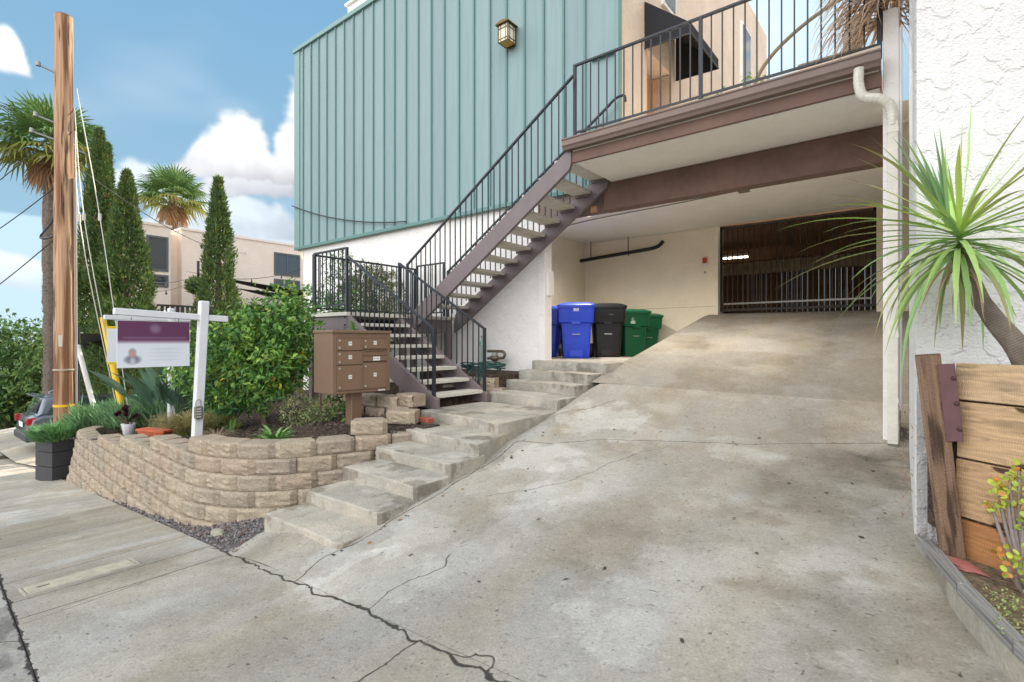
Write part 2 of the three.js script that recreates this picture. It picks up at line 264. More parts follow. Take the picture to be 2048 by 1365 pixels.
const tileConcrete = dtex(1024, 1024, (u, v) => { const a = tn(u, v, 3, 5, 21), b = tn(u, v, 9, 5, 22), f = tn(u, v, 180, 2, 23), g = tn(u * 1, v, 70, 2, 24); let l = .64 + (a - .5) * .1 + (b - .5) * .16 + (f - .5) * .07; const p = ss(.54, .64, tn(u, v, 5, 6, 25)); l += p * .06; if (g > .73) l -= (g - .73) * .7; return concreteColour(l, clamp(.45 + (a - .5) * 2 - p * .4)); }, { rep: [1 / 3, 1 / 3] });
const tileConcreteBump = dtex(512, 512, (u, v) => .5 + (tn(u, v, 20, 4, 26) - .5) * .6 + (tn(u, v, 120, 2, 27) - .5) * .5, { srgb: false, rep: [1 / 1.5, 1 / 1.5] });
const concreteMat = std({ map: tileConcrete, bumpMap: tileConcreteBump, bumpScale: .006 });
const [rampL, rampW] = toneFields(-4.2, -14.2, 5, 8, 260, false);
const rampMap = dtex(768, 768, (u, v) => { const x = -4.2 + u * 5, z = -14.2 + v * 8; let [l, w] = concreteTone(x, z, rampL, rampW); const lane = Math.exp(-(((x + 2.9 + .1 * Math.sin(z)) / .35) ** 2)) + Math.exp(-(((x + 1.2) / .4) ** 2)); l -= .055 + .035 * lane * (.4 + fbm(x * 5, z * 1.2, 4)); w = clamp(w + .08); return concreteColour(l, w); });
rampMap.flipY = false;
const rampMat = std({ map: rampMap, bumpMap: rep(grainBump, .6), bumpScale: .003 });

// sheet over x0..x1, z between za(x)..zb(x), height from h(x, z), uv over the pave map
function sheet(x0, x1, za, zb, nx, nz, h, uvf) {
  const P = [], U = [], I = []; for (let j = 0; j <= nz; j++) for (let i = 0; i <= nx; i++) { const x = mix(x0, x1, i / nx), z = mix(za(x), zb(x), j / nz); P.push(x, h(x, z), z); U.push(...uvf(x, z)); }
  for (let j = 0; j < nz; j++) for (let i = 0; i < nx; i++) { const a = j * (nx + 1) + i, b = a + nx + 1; I.push(a, b, a + 1, a + 1, b, b + 1); }
  const g = new THREE.BufferGeometry(); g.setAttribute('position', new THREE.Float32BufferAttribute(P, 3)); g.setAttribute('uv', new THREE.Float32BufferAttribute(U, 2)); g.setIndex(I); g.computeVertexNormals(); return g;
}
const paveUV = (x, z) => [(x - CX) / CS, (z - CZ) / CS], metreUV = (x, z) => [x, z], rampUV = (x, z) => [(x + 4.2) / 5, (z + 14.2) / 8];
const zj = (x) => -6.42 - .19 * (x + 3.6);                      // joint between the apron and the steep ramp

const apronY = (x, z) => mix(street(x), drive(x, z), ss(-4.4, -3.5, x)) + .09 * ss(-3.5, -4.0, x) * ss(-1.86, -2.2, z);
const gravelY = (x, z) => street(x) + .09 * ss(-5.7, -4.5, x) * ss(-1.86, -2.3, z);
// driveway: lower apron and steep upper ramp
{
  const d = structure(thing('driveway', 'steep stained concrete driveway climbing to the garage gate', 'driveway'));
  obj('apron', sheet(-3.8, 1.2, (x) => zj(x) + .003, (x) => swBack(x) - .002, 40, 60, apronY, paveUV), paveMat, d);
  obj('apron', sheet(-4.43, -3.8, () => -2.7, (x) => swBack(x) - .002, 8, 10, apronY, paveUV), paveMat, d);
  obj('ramp', sheet(-3.68, .3, () => -14, (x) => zj(x) - .003, 24, 60, (x, z) => drive(x, z), rampUV), rampMat, d);
  // cheek of the ramp towards the bin shelf
  const P = [], U = [], I = []; for (let i = 0; i <= 30; i++) { const z = mix(-6.4, -11.5, i / 30), y = drive(-3.68, z) + .004; P.push(-3.68, y, z, -3.68, 1.0, z); U.push(z, y, z, 1); if (i) { const a = i * 2; I.push(a - 2, a - 1, a, a, a - 1, a + 1); } }
  const g = new THREE.BufferGeometry(); g.setAttribute('position', new THREE.Float32BufferAttribute(P, 3)); g.setAttribute('uv', new THREE.Float32BufferAttribute(U, 2)); g.setIndex(I); g.computeVertexNormals();
  obj('ramp_cheek', g, concreteMat, d);
}
const walk = (x, z) => mix(street(x), drive(x, z), ss(-4.4, -3.5, x));
// sidewalk slabs with open joints
{
  const s = structure(thing('sidewalk', 'tan streaked concrete sidewalk running downhill past the block wall', 'sidewalk'));
  const js = [4, 1.6, -4.35, -4.78, -5.38, -6.9, -8.2, -9.6, -11.1, -12.6, -14.2, -15.8, -17.6, -19.4];
  for (let i = 0; i < js.length - 1; i++) {
    const far = js[i] <= -8.15, g = .005;
    const m = obj('slab', sheet(js[i + 1] + g, js[i] - g, (x) => swBack(x), (x) => swFront(x), 16, 8, walk, far ? metreUV : paveUV), far ? concreteMat : paveMat, s);
  }
  const m = obj('slab', sheet(-45, -19.41, (x) => -2.9, (x) => -1.6, 10, 4, street, metreUV), concreteMat, s);
}
structure(obj('joint_bed', sheet(-46, 4, (x) => swBack(x) + .003, (x) => swFront(x), 60, 2, (x) => street(x) - .05, metreUV), std({ color: hex('#38342c') })));
// gutter apron and road at the camera's feet
structure(obj('gutter', sheet(-8.2, .8, (x) => swFront(x) + .002, () => .9, 30, 6, (x, z) => street(x) - .008 - Math.max(0, z - swFront(x)) * .04, paveUV), paveMat));
structure(obj('gutter_downhill', sheet(-45, -8.2, (x) => swFront(Math.max(x, -19.4)) + .002, () => .9, 30, 4, (x, z) => street(x) - .01 - Math.max(0, z + .6) * .04, metreUV), concreteMat));
const asphalt = std({ map: mottle(rgb(92, 90, 88), .18, 2, 4), bumpMap: rep(grainBump, .4), bumpScale: .006 });
structure(obj('road', sheet(-50, 30, () => .9, () => 9, 40, 6, (x, z) => street(x) - .075, metreUV), asphalt));
// wide ground with the bank on the downhill side
const dirtMap = dtex(512, 512, (u, v) => { const a = tn(u, v, 6, 5, 31), f = tn(u, v, 90, 2, 32); return tint(rgb(120, 103, 82), .8 + a * .3 + (f - .5) * .5); }, { rep: [1 / 2, 1 / 2] });
const dirtMat = std({ map: dirtMap, bumpMap: rep(grainBump, .5), bumpScale: .02, roughness: 1 });
function terrain(x, z) {
  let y = street(x) - .14;
  if (x < -12) y += ss(-21.5, -27, x) * ss(-3.4, -10, z) * 3.6;
  if (z < -8 && x > -20) y = mix(y, -.2, ss(-8, -12, z));
  return y - ss(60, 250, Math.hypot(x, z)) * 22;
}
{
  const P = [], U = [], I = [], c = (t) => Math.sign(t) * (Math.abs(t) < .5 ? Math.abs(t) * 100 : 50 + (Math.abs(t) - .5) ** 2 * 1800), n = 170;
  for (let j = 0; j <= n; j++) for (let i = 0; i <= n; i++) { const x = c(i / n * 2 - 1), z = c(j / n * 2 - 1); P.push(x, terrain(x, z), z); U.push(x, z); }
  for (let j = 0; j < n; j++) for (let i = 0; i < n; i++) { const a = j * (n + 1) + i, b = a + n + 1; I.push(a, b, a + 1, a + 1, b, b + 1); }
  const g = new THREE.BufferGeometry(); g.setAttribute('position', new THREE.Float32BufferAttribute(P, 3)); g.setAttribute('uv', new THREE.Float32BufferAttribute(U, 2)); g.setIndex(I); g.computeVertexNormals();
  structure(obj('ground', g, dirtMat));
}
// meter-box lid in the pale slab
{
  const t = thing('meter_vault', 'long tan concrete utility lid set in the pale sidewalk slab', 'utility lid', [-4.97, street(-4.97), -1.06]);
  t.rotation.z = .107;
  obj('rim', [bx(.012, .012, .66, -.12, .004, 0), bx(.012, .012, .66, .12, .004, 0), bx(.25, .012, .012, 0, .004, -.33), bx(.25, .012, .012, 0, .004, .33)], std({ map: mottle(rgb(168, 164, 154), .1, .3) }), t);
  obj('lid', bx(.215, .02, .63, 0, .0, 0, .01), std({ map: mottle(rgb(170, 165, 146), .12, .3, 8), bumpMap: rep(grainBump, .2), bumpScale: .003 }), t);
  obj('lift_slot', bx(.012, .006, .07, 0, .01, .22), std({ color: hex('#3a372f') }), t);
}

// ---------------------------------------------------------------- concrete steps beside the driveway
const stepMat = std({ map: dtex(1024, 1024, (u, v) => { const a = tn(u, v, 3, 5, 41), b = tn(u, v, 8, 5, 42), f = tn(u, v, 150, 2, 43); let l = .625 + (a - .5) * .1 + (b - .5) * .16 + (f - .5) * .08; const d = ss(.58, .68, tn(u, v, 6, 6, 44)); l -= d * .13; const p = ss(.55, .6, tn(u, v, 10, 5, 45)); l += p * .05; return concreteColour(l, clamp(.38 + d * .4 + (a - .5))); }, { rep: [1 / 2.2, 1 / 2.2] }), bumpMap: tileConcreteBump, bumpScale: .008 });
{
  const t = thing('concrete_steps', 'ten weathered grey concrete steps climbing beside the driveway', 'steps');
  const S = [[-2.17, .185, -4.42, -3.32], [-2.55, .30, -4.42, -3.36], [-2.97, .415, -4.5, -3.4], [-3.40, .53, -4.58, -3.41], [-3.83, .645, -4.66, -3.42], [-4.42, .76, -5.14, -3.62], [-5.72, .90, -5.1, -3.68], [-6.22, 1.04, -5.22, -3.74], [-6.58, 1.18, -5.22, -3.73], [-6.92, 1.325, -5.2, -3.66]];
  const tilt = [0, 0, .02, .04, .08, .14, .15, .2, .16, .16];
  S.forEach(([z, y, xl, xr], i) => {
    const zn = i < 9 ? S[i + 1][0] - .04 : -7.35, tn_ = i < 9 ? tilt[i + 1] : 0, xb = i < 9 ? Math.max(xl, S[i + 1][2]) : xl, xrb = i < 9 ? S[i + 1][3] : xr;
    const P = [[xl, z - tilt[i]], [mix(xl, xr, .3), z - tilt[i] * .7 + .006], [mix(xl, xr, .72), z - tilt[i] * .2 - .005], [xr - .02, z + tilt[i]], [xr + .004, z + tilt[i] - .03], [mix(xr, xrb, .5) + .006, (z + zn) / 2], [xrb, zn], [i === 5 ? xl : xb, zn]];
    const g = slab(P, y - (i < 2 ? .3 : .42), y, .014); const p = g.attributes.position;
    for (let k = 0; k < p.count; k++) { const x = p.getX(k), zz = p.getZ(k), yy = p.getY(k), n = (fbm3(x * 14, yy * 14, zz * 14, 3) - .5) * .016; p.setXYZ(k, x + n, yy + n * .5, zz + n); }
    g.computeVertexNormals(); obj('step', g, stepMat, t);
  });
}
// flat shelf that the bins stand on
structure(obj('bin_shelf', slab([[-7.2, -7.3], [-3.7, -7.3], [-3.7, -11.5], [-7.2, -11.5]], 1.0, 1.322), concreteMat));

// ---------------------------------------------------------------- main building
const stuccoWhite = std({ map: mottle(rgb(236, 233, 230), .03, 2.5, 51), bumpMap: rep(stuccoBump, .9), bumpScale: .008, roughness: .92 });
const stuccoRough = std({ map: mottle(rgb(218, 217, 215), .035, 2, 52), bumpMap: rep(stuccoBump, .42), bumpScale: .009, roughness: .92 });
const stuccoTan = std({ map: mottle(rgb(222, 204, 186), .05, 1.6, 53), bumpMap: rep(stuccoBump, .5), bumpScale: .008, roughness: .95 });
const stuccoCream = std({ map: mottle(rgb(238, 228, 206), .03, 2.2, 54), bumpMap: rep(stuccoBump, .9), bumpScale: .005, roughness: .9 });
const soffitPaint = std({ map: mottle(rgb(240, 236, 227), .025, 2.2, 55), bumpMap: rep(stuccoBump, .9), bumpScale: .004, roughness: .9 });
const tealTones = [[129, 153, 156], [132, 157, 160], [126, 150, 154], [131, 155, 158]].map((c, i) => std({ map: dtex(128, 512, (u, v) => { const f = 1 + (tn(u, v, 4, 4, 60 + i) - .5) * .06 + (tg(u, v, 40, 3, 3, 66) - .5) * .09; return tint(rgb(...c), f); }, { rep: [1 / .5, 1 / 2.5] }), bumpMap: rep(grainBump, .5), bumpScale: .0012, roughness: .55 }));
const tealDark = std({ color: hex('#5f8482'), roughness: .55 });
const tealTrim = std({ color: hex('#789a98'), roughness: .5 });
const brownMetal = std({ map: mottle(rgb(124, 106, 98), .07, .8, 57), bumpMap: rep(grainBump, .6), bumpScale: .001, roughness: .55 });
const brownBeam = std({ map: dtex(512, 128, (u, v) => tint(rgb(113, 88, 76), .88 + .24 * tn(u, v, 4, 4, 58) + .1 * (tg(u, v, 40, 12, 2, 59) - .5)), { rep: [1 / 2, 1] }), roughness: .75 });
const blackIron = std({ color: hex('#2f343a'), roughness: .42, metalness: .35 });
const darkGlass = new THREE.MeshPhysicalMaterial({ color: hex('#39444a'), roughness: .06, metalness: 0, clearcoat: 1 });
const white = std({ color: hex('#e6e6e4'), roughness: .6 });
const black = std({ color: hex('#18181a'), roughness: .6 });
{
  const t = thing('teal_building', 'tall building faced with teal vertical panels above a white stucco base', 'building', [-8.3, 0, -7.2]);
  const o = [8.3, 0, 7.2], P = (name, g, m, par = t) => obj(name, mrg(g).translate(...o), m, par);
  // masses (walls with thickness towards the garage side, solid elsewhere)
  P('upper_wall', b2(-13, -4.2, 4.08, 9.22, -7.62, -7.24), stuccoTan); P('upper_wall', b2(-13, -4.2, 4.36, 9.21, -16, -7.62), stuccoTan); P('upper_wall', b2(-4.2, -3.68, 4.08, 9.22, -8.18, -7.24), stuccoTan);
  P('base_wall', [b2(-12.75, -5.09, -1.2, 4.078, -7.44, -7.28)], stuccoWhite);
  P('base_wall', [b2(-12.75, -7.0, -1.2, 4.078, -16, -7.44)], stuccoWhite);
  P('wall_end_trim', b2(-5.2, -5.06, 1.3, 3.62, -7.46, -7.25, .01), stuccoWhite);
  P('side_wall', [b2(-10, -3.662, 4.3, 10.5, -16.5, -9.28), b2(-10, -3.662, 6.52, 10.5, -9.28, -8.2), b2(-4.19, -3.664, 4.3, 10.48, -8.2, -7.3)], stuccoTan);
  P('corbel', prism([[-13.02, 4.08], [-12.72, 4.08], [-12.72, 3.72]], -7.64, -7.26), stuccoCream);
  const seams = [-12.78, -12.612, -12.241, -11.882, -11.527, -11.152, -10.79, -10.419, -10.054, -9.681, -9.304, -8.941, -8.567, -8.18, -7.793, -7.417, -7.022, -6.632, -6.236, -5.847, -5.449, -5.044, -4.65, -4.246, -3.68];
  for (let i = 0; i < seams.length - 1; i++) {
    P('cladding_panel', b2(seams[i] + .004, seams[i + 1] - .004, 4.1, 9.2, -7.238, -7.21 + .003 * hash2(i, 4)), tealTones[i % 4]);
    if (i) P('batten', b2(seams[i] - .017, seams[i] + .017, 4.1, 9.2, -7.215, -7.178, .004), tealDark);
  }
  P('corner_trim', b2(-13.04, -12.79, 4.07, 9.26, -7.3, -7.185, .01), tealTrim);
  P('corner_trim', b2(-3.7, -3.655, 4.35, 9.26, -7.3, -7.17, .006), tealTrim);
  P('roof_trim', b2(-13.06, -3.65, 9.2, 9.31, -7.5, -7.15, .01), tealTrim);
  P('base_flashing', b2(-13.02, -3.68, 4.03, 4.1, -7.24, -7.165, .006), tealDark);
  P('flashing_strip', b2(-4.12, -3.7, 6.03, 6.07, -7.22, -7.15), tealDark);
  const ch = P('chimney', b2(-11.4, -10.55, 9.2, 10.05, -8.4, -7.7), stuccoWhite);
  P('flue', [cyl(.14, .14, .5, -10.95, 10.28, -8.05), cyl(.2, .2, .06, -10.95, 10.55, -8.05)], std({ color: hex('#5d5a55'), metalness: .5, roughness: .5 }), ch);
  P('chimney_cap', b2(-11.46, -10.49, 10.05, 10.11, -8.46, -7.64, .01), stuccoWhite, ch);
  // entrance on the courtyard side, and windows above
  const d = P('door', b2(-4.06, -4.0, 4.35, 6.5, -9.25, -8.23), std({ color: hex('#c98f4c'), roughness: .6 }));
  P('door_handle', cyl(.022, .022, .06, -3.98, 5.35, -9.1).applyMatrix4(new THREE.Matrix4()), std({ color: hex('#555'), metalness: .7, roughness: .3 }), d);
  P('door_frame', [b2(-4.05, -3.67, 4.35, 6.5, -8.24, -8.2), b2(-4.05, -3.67, 4.35, 6.5, -9.28, -9.24)], stuccoTan, d);
  const w1 = P('window', b2(-3.68, -3.61, 7.55, 8.7, -9.4, -8.8), white); P('pane', b2(-3.63, -3.6, 7.62, 8.63, -9.33, -8.87), darkGlass, w1);
  const w2 = P('window', b2(-3.68, -3.61, 7.9, 9.65, -14.6, -13.75), white); P('pane', b2(-3.63, -3.6, 7.97, 9.58, -14.53, -13.82), darkGlass, w2);
}
// small electric cover on the corner of the white wall
tag(obj('meter_cover', b2(-5.075, -5.01, 2.42, 2.84, -7.45, -7.3, .008), stuccoWhite), 'small white meter cover on the white wall corner beside the bins', 'meter cover');
// wall lantern
{
  const t = thing('wall_lantern', 'square brass wall lantern with frosted panes on the teal wall', 'lantern', [-5.72, 6.98, -7.045]); t.scale.setScalar(.86);
  const brass = std({ color: hex('#6b5a35'), metalness: .6, roughness: .4 }), frost = std({ color: hex('#e8e2cc'), roughness: .35 });
  obj('backplate', bx(.18, .34, .03, 0, -.02, -.165, .005), brass, t);
  obj('roof', prism([[-.17, 0], [.17, 0], [.15, .035], [0, .06], [-.15, .035]], -.16, .17).translate(0, .155, 0), brass, t);
  const fr = []; for (const sx of [-1, 1]) for (const sz of [-1, 1]) fr.push(bx(.02, .34, .02, sx * .12, -.02, sz * .12));
  for (const y of [.15, .08, -.13, -.19]) for (const s of [-1, 1]) fr.push(bx(.25, .012, .012, 0, y, s * .12), bx(.012, .012, .25, s * .12, y, 0));
  for (const s of [-1, 1]) for (const q of [-.06, .06]) fr.push(bx(.008, .34, .01, q, -.02, s * .122), bx(.01, .34, .008, s * .122, -.02, q));
  obj('cage', fr, brass, t);
  for (const s of [-1, 1]) { obj('pane', bx(.23, .33, .006, 0, -.02, s * .112), frost, t); obj('pane', bx(.006, .33, .22, s * .112, -.02, 0), frost, t); }
  obj('bottom_pane', bx(.22, .006, .22, 0, -.186, 0), std({ color: hex('#c99a3a'), roughness: .3 }), t);
}
// black awning over the entrance
{
  const t = thing('awning', 'black canvas awning over the entrance on the courtyard wall', 'awning', [-3.66, 6.45, -8.78]);
  const fab = std({ color: hex('#24252a'), roughness: .85 });
  const quad = (a, b, c, d) => { const g = new THREE.BufferGeometry(); g.setAttribute('position', new THREE.Float32BufferAttribute([...a, ...b, ...c, ...a, ...c, ...d], 3)); g.setAttribute('uv', new THREE.Float32BufferAttribute([0, 0, 1, 0, 1, 1, 0, 0, 1, 1, 0, 1], 2)); g.computeVertexNormals(); return g; };
  const z0 = .68, z1 = -.68, f = .78;
  obj('canopy', quad([.01, .8, z0], [f, .16, z0], [f, .16, z1], [.01, .8, z1]), fab, t);
  obj('front_valance', quad([f, .16, z0], [f, -.0, z0], [f, .0, z1], [f, .16, z1]), fab, t);
  for (const z of [z0, z1]) obj('side_panel', quad([.01, .8, z], [.01, .02, z], [f, .0, z], [f, .16, z]), fab, t);
  obj('frame', [bar(V(.01, .02, z0), V(f, .0, z0), .02), bar(V(.01, .02, z1), V(f, .0, z1), .02), bar(V(f, .0, z0), V(f, .0, z1), .02)], blackIron, t);
}
// ---------------------------------------------------------------- deck over the driveway
const BX = std({ color: hex('#d8cfc2'), roughness: .9 });
{
  const t = thing('balcony_deck', 'raised deck with brown gutter and cream soffit bridging the driveway', 'deck', [-2, 4.05, -7]);
  const P = (n, g, m, par = t) => obj(n, mrg(g).translate(2, -4.05, 7), m, par);
  P('slab', [b2(-3.74, -.36, 4.2, 4.345, -7.1, -6.02), b2(-3.66, -.36, 4.13, 4.344, -7.31, -7.1), b2(-6.9, 0, 4.13, 4.343, -11.5, -7.31)], BX);
  P('soffit', b2(-3.72, -.36, 4.048, 4.078, -7.09, -6.06), soffitPaint);
  P('alcove_ceiling', b2(-6.97, 0, 4.1, 4.13, -11.49, -7.31), soffitPaint);
  P('beam', b2(-3.86, -.32, 3.635, 4.046, -7.3, -7.1, .006), brownBeam);
  P('beam', b2(-5.2, -3.86, 3.64, 4.03, -7.3, -7.24, .006), brownMetal);
  const fs = P('fascia', b2(-3.76, -.34, 4.055, 4.215, -6.06, -6.022, .004), brownBeam);
  // K-style gutter
  const gp = [[0, 0], [.085, 0], [.1, .03], [.122, .05], [.122, .115], [.135, .125], [.135, .14], [.115, .14], [.112, .06], [.08, .02], [.012, .02], [.012, .14], [0, .14]];
  const s = new THREE.Shape(gp.map(([a, b]) => new THREE.Vector2(a, b)));
  P('gutter', uvm(new THREE.ExtrudeGeometry(s, { depth: 3.5, bevelEnabled: false }).rotateY(-Math.PI / 2).translate(-.34, 4.215, 0).applyMatrix4(new THREE.Matrix4().makeTranslation(0, 0, -6.02))), brownMetal);
  P('drip_edge', b2(-3.86, -.36, 4.346, 4.362, -6.08, -5.98, .004), std({ color: hex('#cbbfae') }));
  P('curb', prism([[-3.7, 4.362], [-.35, 4.362], [-.35, 4.47], [-1.2, 4.45], [-3.7, 4.372]], -6.2, -6.08), stuccoTan);
}
// railing with square balusters; pts = [x, z] corners
function railing(parent, name, a, b, top0, top1, bot0, bot1, { step = .118, posts = [true, true], foot0 = bot0, foot1 = bot1, thick = .038, botRail = true } = {}) {
  const r = part(name, parent), at = (t, y) => V(mix(a[0], b[0], t), y, mix(a[1], b[1], t)), L = Math.hypot(b[0] - a[0], b[1] - a[1]);
  obj('top_rail', bar(at(0, top0), at(1, top1), thick, .03, .004), blackIron, r);
  if (botRail) obj('bottom_rail', bar(at(0, bot0), at(1, bot1), .03, .025, .003), blackIron, r);
  const n = Math.round(L / step);
  for (let i = 1; i < n; i++) obj('baluster', bar(at(i / n, mix(bot0, bot1, i / n)), at(i / n, mix(top0, top1, i / n) - .01), .0145, .0145), blackIron, r);
  if (posts[0]) obj('post', bar(at(0, foot0), at(0, top0 + .012), .04, .04, .003), blackIron, r);
  if (posts[1]) obj('post', bar(at(1, foot1), at(1, top1 + .012), .04, .04, .003), blackIron, r);
  return r;
}
{
  const t = thing('deck_railing', 'black iron railing along the front edge of the deck', 'railing', [-2, 4.36, -6.12]);
  const seg = [[-3.77, -2.064], [-2.064, -.36]];
  seg.forEach(([x0, x1], i) => { railing(t, 'railing_section', [x0 + 2, 0], [x1 + 2, 0], 1.05, 1.05, .135, .135, { foot0: .0, foot1: .0, posts: [i === 0, true] }); });
}
// ---------------------------------------------------------------- steel staircase in two flights
const treadMat = std({ map: dtex(256, 256, (u, v) => { const f = tn(u, v, 70, 2, 71), g = tn(u, v, 5, 4, 72); return tint(rgb(205, 200, 190), .94 + g * .1 + (f - .5) * .22 - (f > .68 ? .12 : 0)); }, { rep: [1 / .6, 1 / .6] }), bumpMap: rep(grainBump, .3), bumpScale: .003 });
{
  const t = thing('outdoor_staircase', 'mauve steel staircase with concrete treads turning at a landing up to the deck', 'staircase', [-5.1, .76, -5.2]);
  const O = [5.1, -.76, 5.2], P = (n, g, m, par = t) => obj(n, mrg(g).translate(...O), m, par);
  const mauve = std({ map: mottle(rgb(115, 103, 104), .06, .9, 73), bumpMap: rep(grainBump, .5), bumpScale: .0012, roughness: .5 });
  const lowS = [[-5.03, .76], [-5.03, .88], [-7.1, 2.1], [-7.1, 1.78], [-5.38, .76]];
  P('stringer', prism(lowS, -4.8, -4.735, .005), mauve); P('stringer', prism(lowS, -5.79, -5.73, .005), mauve);
  for (let k = 0; k < 7; k++) { const x = -5.1 - .269 * k, y = .935 + .165 * k; P('tread', bx(.30, .05, .93, x - .15, y - .025, -5.265, .007), treadMat); for (const z of [-4.815, -5.715]) P('tread_angle', bx(.26, .035, .03, x - .15, y - .07, z), mauve); }
  P('landing_slab', b2(-8.12, -7.0, 2.04, 2.1, -7.08, -4.7, .008), treadMat);
  P('landing_frame', [b2(-8.08, -7.08, 1.8, 2.035, -4.79, -4.735, .004), b2(-8.08, -7.08, 1.8, 2.035, -7.05, -6.99), b2(-8.08, -8.02, 1.8, 2.035, -6.98, -4.8), b2(-7.08, -7.02, 1.8, 2.035, -6.98, -5.8)], mauve);
  P('splice_plate', b2(-7.1, -7.02, 1.86, 2.06, -4.735, -4.725), mauve);
  for (const y of [1.9, 2.02]) P('bolt', cyl(.014, .014, .02, 0, 0, 0, 6).rotateX(Math.PI / 2).translate(-7.06, y, -4.72), black);
  for (const [x, z] of [[-7.06, -6.93], [-7.06, -5.86], [-8.05, -4.77], [-8.05, -6.95]]) P('support_post', b2(x - .05, x + .05, .5, 1.8, z - .05, z + .05, .006), mauve);
  const y0 = (x) => 2.446 + .657 * (x + 6.53);
  const upS = [[-7.02, 2.06], [-6.98, y0(-6.98)], [-3.79, y0(-3.79)], [-3.76, y0(-3.79) - .02], [-3.76, y0(-3.79) - .2], [-3.79, y0(-3.79) - .28], [-6.7, y0(-6.7) - .335], [-7.02, 1.8]];
  P('stringer', prism(upS, -6.06, -6.0, .005), mauve); P('stringer', prism(upS, -7.11, -7.05, .005), mauve);
  for (let k = 1; k <= 11; k++) { const x = -6.907 + .2847 * k, y = 2.1 + .187 * k; P('tread', bx(.30, .05, .985, x - .145, y - .025, -6.555, .007), treadMat); for (const z of [-6.078, -7.032]) P('tread_angle', bx(.25, .035, .03, x - .145, y - .07, z), mauve); }
  const R = (n, a, b, ...q) => railing(t, n, [a[0] + 5.1, a[1] + 5.2], [b[0] + 5.1, b[1] + 5.2], ...q);
  const q = (v) => v - .76;
  R('flight_railing', [-5.11, -4.765], [-7.075, -4.765], q(1.81), q(2.975), q(.93), q(2.12), { foot0: q(.88), foot1: q(2.1), botRail: false, posts: [true, false], step: .113 });
  R('landing_railing', [-7.075, -4.765], [-7.985, -4.765], q(3.1), q(3.1), q(2.22), q(2.22), { foot0: q(2.1), foot1: q(2.1) });
  R('flight_railing', [-5.1, -5.76], [-7.03, -5.76], q(1.83), q(2.97), q(.95), q(2.13), { foot0: q(.9), foot1: q(2.1), botRail: false, step: .113 });
  R('landing_railing', [-8.06, -4.79], [-8.06, -7.0], q(3.09), q(3.09), q(2.2), q(2.2), { foot0: q(2.1), foot1: q(2.1) });
  R('landing_railing', [-8.03, -7.03], [-7.26, -7.03], q(3.15), q(3.15), q(2.2), q(2.2), { foot0: q(2.1), foot1: q(2.1) });
  R('flight_railing', [-7.14, -6.03], [-3.74, -6.03], q(2.99), q(5.23), q(2.08), q(4.24), { foot0: q(2.05), botRail: false, posts: [true, false] });
  R('flight_railing', [-7.2, -7.08], [-3.74, -7.08], q(2.98), q(5.22), q(2.1), q(4.26), { foot0: q(2.05), botRail: false, posts: [true, false] });
  P('handrail_end', tube([V(-3.78, 5.2, -7.08), V(-3.62, 5.28, -7.07), V(-3.5, 5.27, -7.06), V(-3.48, 5.18, -7.06)], .02, 14), blackIron);
}
// ---------------------------------------------------------------- bin alcove and garage
{
  const t = thing('garage', 'shaded cream walled bin alcove and dark parking garage under the deck', 'garage', [-3, 1.3, -11.6]);
  const O = [3, -1.3, 11.6], P = (n, g, m, par = t) => obj(n, mrg(g).translate(...O), m, par);
  P('back_wall', b2(-7.2, -3.56, .8, 4.1, -11.8, -11.5), stuccoCream);
  P('side_wall', b2(-6.99, -6.8, .8, 4.098, -11.5, -7.45), stuccoCream);
  P('jamb', b2(-3.56, -3.5, 2.0, 4.1, -11.82, -11.46, .005), stuccoCream);
  P('jamb', b2(-.72, -.14, 1.9, 4.1, -11.8, -11.46), stuccoCream);
  P('wall_joint', b2(-7.0, -3.57, 2.395, 2.403, -11.5, -11.497), std({ color: hex('#a59c88') }));
  const dk = stuccoCream, wood = std({ map: mottle(rgb(134, 104, 76), .15, 1, 81), roughness: .85 });
  P('inner_wall', [b2(-9, -8.8, 2, 4.3, -17.4, -11.98), b2(1.2, 1.4, 2, 4.3, -17.4, -11.98), b2(-9, -3.6, 2, 4.3, -11.98, -11.81), b2(-.7, 1.4, 2, 4.3, -11.98, -11.81), b2(-9, -6.4, 2, 4.3, -17.6, -17.4), b2(-.4, 1.4, 2, 4.3, -17.6, -17.4), b2(-6.4, -.4, 3.75, 4.3, -17.6, -17.4)], dk);
  P('inner_ceiling', b2(-9, 1.4, 4.12, 4.32, -17.6, -11.81), wood);
  P('inner_floor', b2(-9, 1.4, 2.0, 2.26, -17.6, -13.9), concreteMat);
  P('inner_beam', b2(-8.8, 1.2, 3.8, 4.12, -15.2, -14.9), wood);
  for (let i = 0; i < 43; i++) P('fence_board', b2(-6.4 + i * .14, -6.4 + i * .14 + .1345, 2.26, 3.75, -17.5, -17.48), wood);
}
{
  const t = thing('garage_gate', 'dark barred garage gate across the top of the ramp', 'gate', [-2.12, 2.24, -11.62]);
  const iron = std({ color: hex('#2c2621'), roughness: .55, metalness: .3 });
  for (let i = 0; i <= 25; i++) obj('bar', bx(.018, 1.78, .018, -1.34 + i * .1072, .96, 0), iron, t);
  obj('frame', [bx(2.76, .05, .04, 0, .07, 0), bx(2.76, .06, .04, 0, 1.83, 0), bx(.05, 1.8, .04, -1.37, .95, 0), bx(.05, 1.8, .04, 1.37, .95, 0)], iron, t);
  obj('bottom_rail', bx(2.6, .035, .05, 0, .2, .01), std({ color: hex('#77756f'), metalness: .6, roughness: .4 }), t);
}
